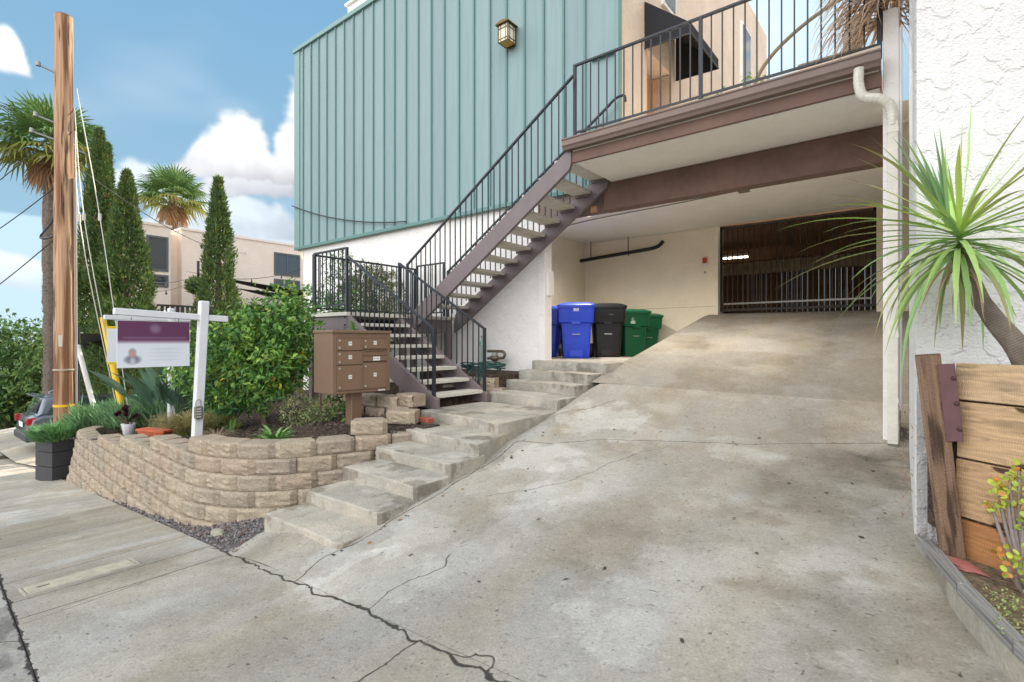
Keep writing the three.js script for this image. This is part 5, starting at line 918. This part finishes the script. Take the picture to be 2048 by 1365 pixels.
// shrub behind the landing and clipped hedge by the wall
function shrub(name, label, pos, lobes, clusters, per, len, wid, cols, seed, mat = leafMat, stems = 5, shell = .5, cat = 'shrub', group) {
  const t = thing(name, label, cat, pos, 0, group), r = rng(seed), L = new Leaves(); crown(L, lobes, clusters, per, len, wid, cols, r, len * 1.6, shell);
  obj('foliage', L.geo(), mat, t); const top = lobes[0];
  for (let i = 0; i < stems; i++) { const l = lobes[i % lobes.length]; obj('stem', limb([V((r() - .5) * .2, -.05, (r() - .5) * .2), V(l[0] * .5, l[1] * .5, l[2] * .5), V(l[0] + (r() - .5) * .2, l[1] + l[4] * .5, l[2] + (r() - .5) * .2)], [.025, .018, .006], 6, 4, .1), barkMat, t); }
  return t;
}
shrub('tall_shrub', 'tall loose green shrub against the white wall behind the stair landing', [-9.6, garden(-9.6, -6.1), -6.1], [[0, 1.0, 0, .9, 1.0, .6], [-.5, 1.5, .2, .7, .8, .5], [.5, 1.9, -.2, .55, .9, .5], [-.1, 2.3, -.3, .4, .7, .4], [1.0, 1.2, .2, .6, .9, .5], [-.9, .8, .5, .7, .7, .6]], 1300, 8, .075, .034, [[.07, .16, .035], [.05, .12, .03], [.11, .22, .05]], 211);
shrub('clipped_hedge', 'clipped rounded olive hedge seen through the landing rails', [-8.75, garden(-8.9, -6.5), -6.45], [[0, 1.65, 0, .5, .85, .4], [.5, 1.6, .05, .45, .8, .35], [-.5, 1.55, 0, .45, .8, .4]], 2600, 8, .036, .024, [[.11, .14, .05], [.14, .15, .06], [.08, .11, .04], [.16, .13, .09]], 212, dullLeaf, 4, .75, 'hedge');
shrub('variegated_shrub', 'small cream and green variegated shrub behind the mailbox', [-6.5, garden(-6.5, -3.75), -3.72], [[0, .16, 0, .32, .2, .26], [.28, .12, -.05, .24, .16, .2]], 420, 7, .028, .018, [[.3, .3, .16], [.12, .17, .06], [.2, .22, .1]], 213, dullLeaf, 4, .5);
shrub('vine', 'green vine trailing over the terrace wall blocks behind the pedestal', [-6.0, .8, -3.98], [[0, .05, .05, .1, .22, .1], [.08, -.1, .08, .08, .16, .08]], 30, 6, .06, .045, [[.07, .15, .03], [.1, .19, .04]], 214, leafMat, 2, .3, 'vine');
{ const t = thing('small_sprout', 'two green leafy sprouts rising just behind the mailbox top', 'plant', [-6.1, garden(-6, -4), -3.72]); const L = new Leaves(), r = rng(215); for (const [x, z] of [[0, 0], [.28, -.3]]) { obj('stem', limb([V(x, 0, z), V(x, .6, z), V(x, 1.22, z)], [.012, .01, .006], 5, 3), barkMat, t); for (let i = 0; i < 26; i++) { const a = r() * 6.28; L.leaf(V(x, 1.08 + r() * .16, z), V(Math.cos(a), .7, Math.sin(a)).normalize(), V(0, 1, 0), .1, .045, vary(r, [.13, .27, .05])); } } obj('foliage', L.geo(), leafMat, t); }
// strap-leaved clumps
function clump(name, label, cat, pos, n, len, wid, lean, cols, seed, tip = null, bend = .5, mat = leafMat) {
  const t = thing(name, label, cat, pos), r = rng(seed), L = new Leaves();
  for (let i = 0; i < n; i++) { const a = r() * 6.2832, l = len * (.6 + .5 * r()), e = lean * (.3 + r()), o = V(Math.cos(a) * .06 * r(), 0, Math.sin(a) * .06 * r()), P = [], W = []; for (let k = 0; k <= 5; k++) { const q = k / 5, out = Math.sin(e) * l * q + bend * l * q * q * q * .4, h = Math.cos(e) * l * q - bend * l * q * q * q * .55; P.push(V(o.x + Math.cos(a) * out, h, o.z + Math.sin(a) * out)); W.push(wid * (q < .7 ? .75 + .5 * q : mix(1.1, .08, (q - .7) / .3))); } const c = vary(r, cols[(r() * cols.length) | 0]); L.ribbon(P, W, V(0, 1, .01), c, tip ? vary(r, tip) : c); }
  obj('leaves', L.geo(), mat, t); return t;
}
clump('agapanthus', 'bright green strap leaved clump behind the wall cap near the mailbox', 'plant', [-5.62, .5, -2.86], 44, .3, .032, .75, [[.13, .26, .06], [.17, .32, .09], [.1, .2, .05]], 220);
clump('agapanthus', 'upright green strap leaved clump under the lemon tree', 'plant', [-8.0, garden(-8, -3.4), -3.4], 70, .6, .03, .35, [[.08, .17, .06], [.1, .2, .08]], 221, null, .35);
clump('agapanthus', 'small light green leaf clump beside the lemon trunk', 'plant', [-7.55, garden(-7.5, -3.2), -3.25], 16, .28, .05, .6, [[.17, .3, .07]], 222, null, .3);
clump('ornamental_grass', 'tan and yellow green grass mound beside the white sign post', 'grass clump', [-8.35, garden(-8.35, -2.95), -2.98], 900, .62, .006, .55, [[.24, .25, .07], [.3, .25, .11], [.17, .21, .05]], 223, [.36, .28, .14], .75, dullLeaf);
clump('ornamental_grass', 'darker grass mound between the two sign posts', 'grass clump', [-7.75, garden(-7.7, -2.9), -3.05], 600, .5, .006, .5, [[.14, .18, .05], [.2, .2, .07]], 224, [.25, .22, .1], .7, dullLeaf);
clump('dry_grass', 'dry straw coloured stalks on the mulch beside the sign post', 'grass clump', [-7.05, garden(-7, -2.85), -2.85], 120, .3, .005, .9, [[.4, .31, .22], [.33, .25, .17]], 225, null, .9, dullLeaf);
clump('dry_grass', 'dry brown leaf litter clump behind the terracotta trough', 'grass clump', [-9.0, garden(-9, -2.95), -3.0], 500, .35, .008, .8, [[.3, .2, .11], [.36, .26, .15], [.24, .17, .09]], 226, null, .9, dullLeaf);
// bird of paradise
{
  const t = thing('bird_of_paradise', 'large clump of blue green paddle leaves behind the signs', 'plant', [-10.7, garden(-10.7, -3.7), -3.75]), r = rng(230), L = new Leaves();
  for (let i = 0; i < 95; i++) { const a = r() * 6.28, e = .15 + r() * .65, l = .7 + r() * .55, d = V(Math.cos(a) * Math.sin(e), Math.cos(e), Math.sin(a) * Math.sin(e)), o = V((r() - .5) * 1.1, 0, (r() - .5) * .9), m = V().copy(o).addScaledVector(d, l * .6), P = [], W = []; for (let k = 0; k <= 6; k++) { const q = k / 6; P.push(V().copy(m).addScaledVector(d, q * l * .62).add(V(Math.cos(a) * q * q * .12, -q * q * .1, Math.sin(a) * q * q * .12))); W.push(.15 * Math.sin(Math.PI * Math.pow(mix(.06, .98, q), .8)) ); } const c = vary(r, [.1, .17, .11], .25, .06); L.ribbon(P, W, V(r() - .5, .3, r() - .5).normalize(), c, c, .16); L.ribbon([o, m], [.025, .015], V(r(), .1, r()).normalize(), [.12, .2, .1]); }
  obj('leaves', L.geo(), leafMat, t);
}
// potted aeonium and terracotta trough
{
  const t = thing('potted_aeonium', 'dark purple rosettes in a white pot on the block wall', 'potted plant', [-10.0, .16, -2.72]), r = rng(235), L = new Leaves();
  obj('pot', new THREE.LatheGeometry([[0, 0], [.07, 0], [.1, .16], [.105, .17], [.09, .17], [.0, .15]].map(([a, b]) => new THREE.Vector2(a, b)), 18), std({ map: mottle(rgb(214, 214, 222), .12, .1, 236), roughness: .35 }), t);
  for (let k = 0; k < 9; k++) { const c = V((r() - .5) * .3, .22 + r() * .2, (r() - .5) * .3); obj('stem', limb([V(0, .14, 0), V(c.x * .6, c.y * .75, c.z * .6), c], [.012, .01, .008], 5, 3), barkMat, t); for (let i = 0; i < 22; i++) { const a = i * 2.4, e = i / 22 * 1.2; const d = V(Math.cos(a) * Math.cos(1.3 - e), Math.sin(1.3 - e), Math.sin(a) * Math.cos(1.3 - e)); L.leaf(c, d, V(0, 1, 0).addScaledVector(d, -.5).normalize(), .085, .035, vary(r, [.055, .012, .022], .3, .1)); } }
  obj('rosettes', L.geo(), leafMat, t);
}
{
  const t = thing('terracotta_trough', 'long terracotta trough planter behind the block wall', 'planter', [-9.0, .2, -2.78], .35); const tc = std({ map: mottle(rgb(190, 96, 60), .08, .3, 238), roughness: .7 });
  obj('trough', loft([[0, .24, .07, 0, .02], [.11, .27, .085, 0, .02]], 4), tc, t); obj('rim', loft([[.11, .285, .1, 0, .02], [.14, .285, .1, 0, .02]], 4), tc, t);
}
// ---------------------------------------------------------------- junipers, bank planting
function bushMass(name, label, n, fn, seed, cat = 'ground cover') { const L = new Leaves(), r = rng(seed); for (let i = 0; i < n; i++) fn(L, r); return tag(stuff(obj(name, L.geo(), dullLeaf)), label, cat); }
bushMass('juniper', 'feathery green juniper spreading around the planter box and pole', 15000, (L, r) => { const u = r(), x = mix(-14.6, -11.3, u), z = -2.7 - r() * 1.5 - (u > .5 ? .25 : 0); const hgt = -.55 + .35 * fbm(x * 1.5, z * 1.5, 3) + .55 * r() * fbm(x * 2.4 + 8, z * 2.4, 2) + (u > .4 ? .35 : .2); const d = V(r() - .5, .35 + r() * .5, .1 + r() * .8 - .3).normalize(); L.sprig(V(x, hgt, z), d, .14 + r() * .16, .03, vary(r, [.12, .22, .10], .3, .1)); }, 240);
bushMass('juniper', 'green juniper sprays spilling out of the black planter box', 1500, (L, r) => { const a = r() * 6.28, q = Math.sqrt(r()) * .5; const x = -13.0 + Math.cos(a) * q * .8, z = -2.33 + Math.sin(a) * q * .5; L.sprig(V(x, -.24 + .28 * r() * (1 - q), z), V(Math.cos(a) * .8, .3 + r() * .5, Math.sin(a) * .6 + .3).normalize(), .12 + r() * .14, .028, vary(r, [.1, .21, .08], .3, .1)); }, 241);
bushMass('bank_planting', 'green ground cover spreading over the downhill bank', 34000, (L, r) => { const x = -22.5 - Math.pow(r(), 1.3) * 30, z = -3.2 - r() * 16, y = terrain(x, z); const k = fbm(x * .6, z * .6, 3); L.sprig(V(x, y - .05 + .5 * k * r(), z), V(r() - .5, .5 + r() * .5, r() - .2).normalize(), .2 + r() * .3, .07, vary(r, k > .5 ? [.17, .24, .08] : k > .4 ? [.1, .2, .07] : [.22, .21, .12], .3, .12)); }, 242);
bushMass('slope_hedge', 'low green bushes in front of the wooden fence by the cars', 6000, (L, r) => { const a = rdir(r), x = -22.2 + a.x * 1.8 * Math.cbrt(r()), z = -6.2 + a.z * 1.6, y = .1 + a.y * .9 * Math.cbrt(r()); L.sprig(V(x, y, z), rdir(r).add(V(0, .6, 0)).normalize(), .15 + r() * .15, .06, vary(r, [.12, .22, .05], .3, .12)); }, 243, 'bushes');
// trees with trunk and leafy crown
function tree(name, label, pos, h, lobes, clusters, per, len, wid, cols, seed, group) { const t = thing(name, label, 'tree', pos, 0, group), r = rng(seed), L = new Leaves(); crown(L, lobes, clusters, per, len, wid, cols, r, len * 1.8, .55); obj('crown', L.geo(), dullLeaf, t); obj('trunk', limb([V(0, -.3, 0), V(.1, h * .3, .05), V(0, h * .7, 0)], [h * .045, h * .035, h * .015], 9, 5, .15, seed), barkMat, t); for (const l of lobes.slice(0, 4)) obj('limb', limb([V(.08, h * .3, .04), V(l[0] * .5, mix(h * .3, l[1], .6), l[2] * .5), V(l[0], l[1], l[2])], [h * .022, h * .015, h * .006], 6, 4, .1), barkMat, t); return t; }
const G1 = [[.07, .13, .04], [.1, .17, .05], [.05, .1, .03]], G2 = [[.13, .2, .06], [.17, .23, .07], [.09, .15, .05]];
const B = (s) => [[0, s, 0, s * .95, s * .75, s * .95], [-s * .6, s * .8, s * .3, s * .7, s * .6, s * .7], [s * .6, s * .75, -.2, s * .7, s * .65, s * .7], [.2, s * 1.35, .1, s * .6, s * .5, s * .6], [0, s * .5, s * .5, s * .8, s * .5, s * .6]];
tree('broadleaf_tree', 'round dark green tree on the bank below the palm crown', [-37, -2.6, -5], 5, B(2.7), 900, 9, .3, .15, G1, 250, 'trees beyond the bank');
tree('broadleaf_tree', 'yellow green bushy tree right behind the palm trunk', [-34, -2.2, -7.6], 5, B(2.6), 900, 9, .28, .14, G2, 251, 'trees beyond the bank');
tree('broadleaf_tree', 'lower bright green tree beside the far black post', [-40, -2.9, -1.6], 4, B(2.5), 800, 9, .3, .15, G2, 252, 'trees beyond the bank');
tree('broadleaf_tree', 'dark tree furthest downhill by the street edge', [-33, -3.9, -1.0], 3.5, B(1.8), 700, 9, .24, .13, G1, 253, 'trees beyond the bank');
tree('broadleaf_tree', 'wide pale green tree rising behind the wooden fence', [-36, -2.2, -11], 6, B(3.0), 900, 9, .3, .15, G2, 254, 'trees beyond the bank');
// cypress columns
function cypress(label, pos, h, w, seed, bumps = []) {
  const t = thing('cypress', label, 'tree', pos, 0, 'cypress trees'), r = rng(seed), L = new Leaves(), n = Math.round(8200 * h * w / 5);
  const R = (q) => w * (q < .12 ? .75 + q * 2 : Math.pow(1 - q, .78) * 1.15) ;
  for (let i = 0; i < n; i++) { const q = Math.pow(r(), 1.15), a = r() * 6.2832, bump = .5 + 1.02 * fbm3(Math.cos(a) * 2.4 + seed, q * h * 1.5, Math.sin(a) * 2.4, 3), rad = R(q) * bump * (.5 + .5 * Math.sqrt(r())); const o = V(Math.cos(a) * rad, q * h, Math.sin(a) * rad), c = vary(r, q > .2 && r() < .12 ? [.17, .2, .05] : r() < .015 ? [.2, .12, .05] : [.085, .135, .045], .3, .1); const d = V(Math.cos(a) * .6, .9, Math.sin(a) * .6).addScaledVector(rdir(r), .5).normalize(); for (let k = 0; k < 3; k++) L.sprig(V().copy(o).addScaledVector(rdir(r), .05), V().copy(d).addScaledVector(rdir(r), .45).normalize(), .085 + r() * .075, .042, c); }
  for (const [a, q, s] of bumps) for (let i = 0; i < 700; i++) { const d = rdir(r).multiplyScalar(Math.cbrt(r()) * s), o = V(Math.cos(a) * (R(q) + s * .5), q * h, Math.sin(a) * (R(q) + s * .5)).add(d); L.sprig(o, V(Math.cos(a), .8, Math.sin(a)).addScaledVector(rdir(r), .6).normalize(), .16, .06, vary(r, [.09, .14, .045])); }
  obj('foliage', L.geo(), dullLeaf, t);
  obj('trunk', limb([V(0, -.1, 0), V(.02, h * .4, 0), V(0, h * .9, 0)], [.13, .09, .02], 8, 6, .15, seed), barkMat, t);
}
cypress('tallest cypress, twin topped, right behind the wooden pole', [-19.86, .1, -4.65], 8.0, .8, 260, [[.9, .42, .4]]);
cypress('broad cypress leaning against the tallest one', [-18.4, .1, -4.97], 6.5, .95, 261, [[1.0, .5, .4], [.6, .35, .45]]);
cypress('slim cypress spire behind the twin topped one', [-20.16, .1, -4.92], 7.7, .5, 263);
cypress('single cypress standing apart in front of the pale house', [-15.1, .7, -6.15], 5.35, .62, 262, [[2.4, .45, .22]]);
// fan palms
function fanPalm(label, pos, h, r0, n, rad, seed) {
  const t = thing('fan_palm', label, 'palm tree', pos, 0, 'fan palms'), r = rng(seed), L = new Leaves(), D = new Leaves();
  const trunk = limb([V(0, 0, 0), V(.05, h * .3, 0), V(0, h * .7, .03), V(0, h, 0)], [r0 * 1.25, r0, r0 * .95, r0 * .8], 14, 10, .25, seed); obj('trunk', trunk, std({ map: mottle(rgb(138, 124, 112), .2, .25, 270), bumpMap: rep(grainBump, .12), bumpScale: .03 }), t);
  const boots = new Leaves(); for (let i = 0; i < h * 60; i++) { const a = r() * 6.28, y = r() * h, q = r0 * (1.12 - .2 * y / h); boots.leaf(V(Math.cos(a) * q * .9, y, Math.sin(a) * q * .9), V(Math.cos(a) * .6, .8, Math.sin(a) * .6).normalize(), V(Math.cos(a), -.3, Math.sin(a)), .13, .06, vary(r, [.2, .16, .13], .3)); } obj('leaf_bases', boots.geo(), dullLeaf, t);
  const crownAt = V(0, h, 0);
  const fan = (Lf, a, e, pl, fr, col, droop) => {
    const d = V(Math.cos(a) * Math.cos(e), Math.sin(e), Math.sin(a) * Math.cos(e)), o = V().copy(crownAt).addScaledVector(d, .1), c = V().copy(o).addScaledVector(d, pl).add(V(0, -pl * .12, 0));
    const pt = V().lerpVectors(o, c, .5).add(V(0, .05, 0)); Lf.ribbon([o, pt, c], [.06, .045, .03], V(0, 1, .01), vary(r, [.2, .24, .08])); 
    const side = V().crossVectors(d, V(0, 1, 0)).normalize(), up = V().crossVectors(side, d), m = 22;
    for (let k = 0; k < m; k++) { const b = (k / (m - 1) - .5) * 4.2, l = fr * (.72 + .3 * Math.cos(b * .6)) * (.9 + .2 * r()); const q = V().copy(d).multiplyScalar(Math.cos(b)).addScaledVector(side, Math.sin(b)).addScaledVector(up, .12 * Math.cos(b * 2)).normalize(); const mid = V().copy(c).addScaledVector(q, l * .6), end = V().copy(c).addScaledVector(q, l * .95).add(V(0, -droop * l * (.5 + .5 * r()), 0)); Lf.ribbon([c, mid, end], [.02, .085 * fr, .006], up, vary(r, col, .2, .12), vary(r, col, .25), .3); }
  };
  for (let i = 0; i < n; i++) { const a = i * 2.4, e = mix(1.25, -.45, Math.pow(i / n, .8)) + (r() - .5) * .25; fan(L, a, e, rad * .48, rad * .56, i > n * .72 ? [.19, .2, .05] : [.1, .17, .05], mix(.1, .55, i / n)); }
  for (let i = 0; i < n * .35; i++) fan(D, r() * 6.28, -1.05 - r() * .4, rad * .35, rad * .45, [.3, .19, .11], .5);
  obj('fronds', L.geo(), dullLeaf, t); obj('dead_fronds', D.geo(), dullLeaf, t);
}
fanPalm('near fan palm with shaggy grey trunk right behind the wooden pole', [-23.6, -1.6, -4.2], 10.0, .22, 36, 1.75, 280);
fanPalm('far fan palm rising above the roof of the pale house', [-29.6, -1.5, -9.9], 10.4, .22, 34, 1.7, 281);
fanPalm('short fan palm at the far end of the downhill bank', [-46, -7, -2.2], 9.8, .25, 26, 2.6, 282);
// ---------------------------------------------------------------- right-hand plants
{
  const t = thing('dracaena', 'tall dracaena with long arching green leaves in the timber planter', 'plant', [.3, 1.4, -3.75]), r = rng(290), L = new Leaves();
  const C = V(.13, 2.13, -3.6), b = [.3, 1.4, -3.75];
  obj('trunk', limb([V(0.12, -.05, .17), V(.08, .15, .16), V(-.08, .45, .14), V(C.x - b[0], C.y - b[1] - .03, C.z - b[2])], [.06, .055, .04, .036], 12, 6, .12, 7), std({ map: dtex(128, 256, (u, v) => tint(rgb(150, 136, 122), .75 + .35 * tn(u, v, 6, 4, 291) + (Math.sin(v * 200) > .6 ? -.12 : 0)), { rep: [1, 1 / .4] }), bumpMap: rep(grainBump, .1), bumpScale: .006 }), t);
  for (let i = 0; i < 92; i++) {
    const q = i / 92, a = i * 2.39996, e = mix(1.45, -.5, Math.pow(q, .5)) + (r() - .5) * .2, l = (.5 + .45 * r()) * (q < .12 ? .75 : 1), g = mix(.06, .8, q) * (.5 + r());
    let d = V(Math.cos(a) * Math.cos(e), Math.sin(e), Math.sin(a) * Math.cos(e)); const P = [], W = []; let p = V(C.x - b[0], C.y - b[1] + mix(.12, -.02, q), C.z - b[2]);
    for (let k = 0; k <= 9; k++) { P.push(p.clone()); const u = k / 9; W.push((q < .12 ? .012 : .027) * (u < .25 ? .7 + u : u > .6 ? mix(.95, .06, (u - .6) / .4) : .95)); p.addScaledVector(d, l / 9); d = V(d.x + (r() - .5) * .1, d.y - g * .34 * (.4 + u), d.z + (r() - .5) * .1).normalize(); const wz = b[2] + p.z; if (wz < -3.86 - .36 * Math.max(0, b[0] + p.x)) { d.z = Math.abs(d.z) * .3; d.normalize(); p.z += .012; } }
    const c = vary(r, q < .35 ? [.32, .45, .12] : [.22, .34, .11], .2, .1); L.ribbon(P, W, V(.01, 1, .02), c, r() < .35 ? [.36, .28, .12] : c, .2);
  }
  for (let i = 0; i < 16; i++) { const P = [], W = []; let p = V(C.x - b[0] - .04, C.y - b[1] + .12, C.z - b[2]), d = V(-.28 + (r() - .5) * .55, 1, (r() - .3) * .4).normalize(); const l = .34 + r() * .3; for (let k = 0; k <= 7; k++) { P.push(p.clone()); W.push(.016 * (k < 4 ? 1 : mix(1, .05, (k - 4) / 3))); p.addScaledVector(d, l / 7); d = V(d.x * 1.04, d.y - .05 * r(), d.z).normalize(); } L.ribbon(P, W, V(.01, .2, 1), vary(r, [.16, .26, .1]), vary(r, [.12, .2, .09]), .2); }
  for (let i = 0; i < 14; i++) { const a = r() * 6.28, P = [], W = []; let p = V(C.x - b[0] + Math.cos(a) * .03, C.y - b[1] - .06 - r() * .08, C.z - b[2] + Math.sin(a) * .03), d = V(Math.cos(a), -.6, Math.sin(a)).normalize(); for (let k = 0; k <= 6; k++) { P.push(p.clone()); W.push(.016 * (1 - k / 6.6)); p.addScaledVector(d, .05); d = V(d.x * .8, d.y - .3, d.z * .8).addScaledVector(rdir(r), .15).normalize(); } L.ribbon(P, W, V(.3, .5, .4), vary(r, [.3, .22, .13]), vary(r, [.34, .26, .17])); }
  obj('leaves', L.geo(), leafMat, t);
}
function jade(label, pos, spots, seed, n) {
  const t = thing('jade_plant', label, 'plant', pos, 0, 'jade plants'), r = rng(seed), L = new Leaves(); const wood = std({ map: mottle(rgb(138, 126, 122), .15, .1, 295) });
  for (const [x, y, z] of spots) { obj('stem', limb([V(.04, -.02, 0), V(x * .5, y * .45, z * .5), V(x, y, z)], [.014, .01, .006], 7, 4, .15), wood, t); for (let i = 0; i < n; i++) { const d = rdir(r).add(V(0, .4, 0)).normalize(); const o = V(x, y, z).addScaledVector(rdir(r), .03); const red = r(); L.pad(o, d, V().crossVectors(d, rdir(r)).normalize(), .031, .024, vary(r, red > .7 ? [.42, .2, .06] : [.32, .4, .06], .2, .1)); } }
  obj('leaves', L.geo(), leafMat, t);
}
jade('yellow green jade plant branches in front of the timber planks', [.34, .53, -3.28], [[-.05, .38, -.04], [-.1, .33, -.05], [-.04, .46, -.06], [.0, .28, -.02], [.02, .36, -.02], [-.01, .52, -.06], [-.08, .42, -.07], [.03, .44, -.03]], 296, 18);
jade('reddish jade seedling on the soil below the planks', [.32, .53, -3.22], [[-.05, .16, .0], [-.02, .1, .05], [.02, .18, .04], [.04, .08, .08]], 297, 16);
bushMass('bank_weeds', 'tiny pale green weeds on the soil behind the kerb', 500, (L, r) => { const x = .2 + r() * .32, z = -3.05 + (r() - .5) * .5 + x * .6; L.leaf(V(x, .54 + r() * .02, z), rdir(r).add(V(0, .6, 0)).normalize(), V(0, 1, 0), .016, .01, vary(r, [.25, .32, .12])); }, 298, 'weeds');
bushMass('dry_weed', 'dry brown weed stem against the white wall beside the downspout', 90, (L, r) => { const y = r() * .75; L.leaf(V(-.1 + (r() - .5) * .08, .5 + y, -4.15 + (r() - .5) * .06), rdir(r).add(V(-.4, .6, .2)).normalize(), V(0, 1, 0), .05, .006, vary(r, [.28, .17, .11])); }, 299, 'weed');
// dried fronds hanging over the column, garden chair and pots on the deck
{
  const t = thing('dried_fronds', 'tangle of dry brown fronds hanging over the top of the column', 'dried plant', [-.3, 4.7, -6.2]), r = rng(300), L = new Leaves();
  for (let i = 0; i < 420; i++) { const a = r() * 6.28, q = .05 + r() * .22, o = V(Math.cos(a) * q * .8 + .0, .02 + r() * .75, Math.sin(a) * q), P = [], W = [], l = .25 + r() * .5; let d = V(Math.cos(a) * .7 - .25, .3 - r() * .7, Math.sin(a) * .7).normalize(), p = o.clone(); for (let k = 0; k <= 5; k++) { P.push(p.clone()); W.push(.03 * (1 - k / 5.3)); p.addScaledVector(d, l / 5); d = V(d.x, d.y - .35, d.z).addScaledVector(rdir(r), .2).normalize(); } L.ribbon(P, W, V(.3, .8, .4), vary(r, [.3, .22, .16], .4), vary(r, [.36, .27, .2], .4)); }
  for (let i = 0; i < 10; i++) { const P = [], W = []; let p = V(-.2, .55, .05), d = V(-1, .1 - r() * .5, (r() - .5)).normalize(); for (let k = 0; k <= 6; k++) { P.push(p.clone()); W.push(.035 * (1 - k / 6.5)); p.addScaledVector(d, .08); d = V(d.x, d.y - .16, d.z).normalize(); } L.ribbon(P, W, V(0, 1, .1), vary(r, [.25, .3, .1]), [.4, .33, .2]); }
  obj('fronds', L.geo(), dullLeaf, t); obj('pot', cyl(.09, .08, .2, .0, .0, -.02, 18), std({ map: mottle(rgb(130, 100, 84), .15, .2, 301) }), t);
}
{
  const t = thing('garden_chair', 'bent cane garden chair on the deck behind the railing', 'chair', [-.75, 4.36, -6.75]); const cane = std({ color: hex('#8a7d68'), roughness: .6 });
  obj('arm_hoop', tube([V(-.85, 0, .1), V(-.85, .35, .1), V(-.65, .65, .08), V(-.2, .95, .05), V(.1, 1.05, 0), V(.25, .9, 0)], .022, 40, 7), cane, t);
  obj('backrest', loft([[.38, .08, .02, 0, .02], [.6, .1, .02, -.03, .02], [.84, .07, .02, -.1, .02]], 4).translate(.12, 0, .02), std({ map: dtex(128, 128, (u, v) => ((Math.floor(u * 16) + Math.floor(v * 16)) % 2 ? [.86, .84, .8] : [.55, .49, .42]), { rep: [1 / .2, 1 / .2] }) }), t);
  obj('seat', bx(.6, .05, .5, -.1, .38, -.1, .02), cane, t); for (const [x, z] of [[-.35, .1], [.2, .1], [-.35, -.3], [.2, -.3]]) obj('leg', cyl(.016, .016, .38, x, .19, z, 8), cane, t);
}
shrub('deck_plant', 'small green potted plant at the deck edge near the awning wall', [-2.1, 4.36, -7.4], [[0, .5, 0, .25, .18, .2], [.3, .55, .1, .2, .15, .18]], 70, 6, .06, .04, [[.12, .2, .07], [.16, .22, .1]], 302, leafMat, 3, .4, 'potted plant');
// a few fallen leaves on the concrete
tag(scatter('fallen_leaves', new THREE.CircleGeometry(1, 6), std({ color: 0xffffff, side: THREE.DoubleSide }), 60, (r) => { const k = r(); const x = k < .6 ? -3.35 + (r() - .3) * .3 : -3.2 + r() * 3, z = -2.1 - r() * 3.5; return { p: [x, drive(x, z) + .006, z], s: [.008 + r() * .012, .006 + r() * .01, 1], rx: -1.5 + (r() - .5) * .4, ry: (r() - .5) * .3, rz: r() * 6, c: k < .3 ? [.28, .15, .05] : [.05, .045, .035] }; }, 303), 'few small brown fallen leaves scattered on the driveway', 'leaves');

scene.traverse((o) => { if (o.isMesh) { o.castShadow = true; o.receiveShadow = true; } });
renderer.render(scene, camera);
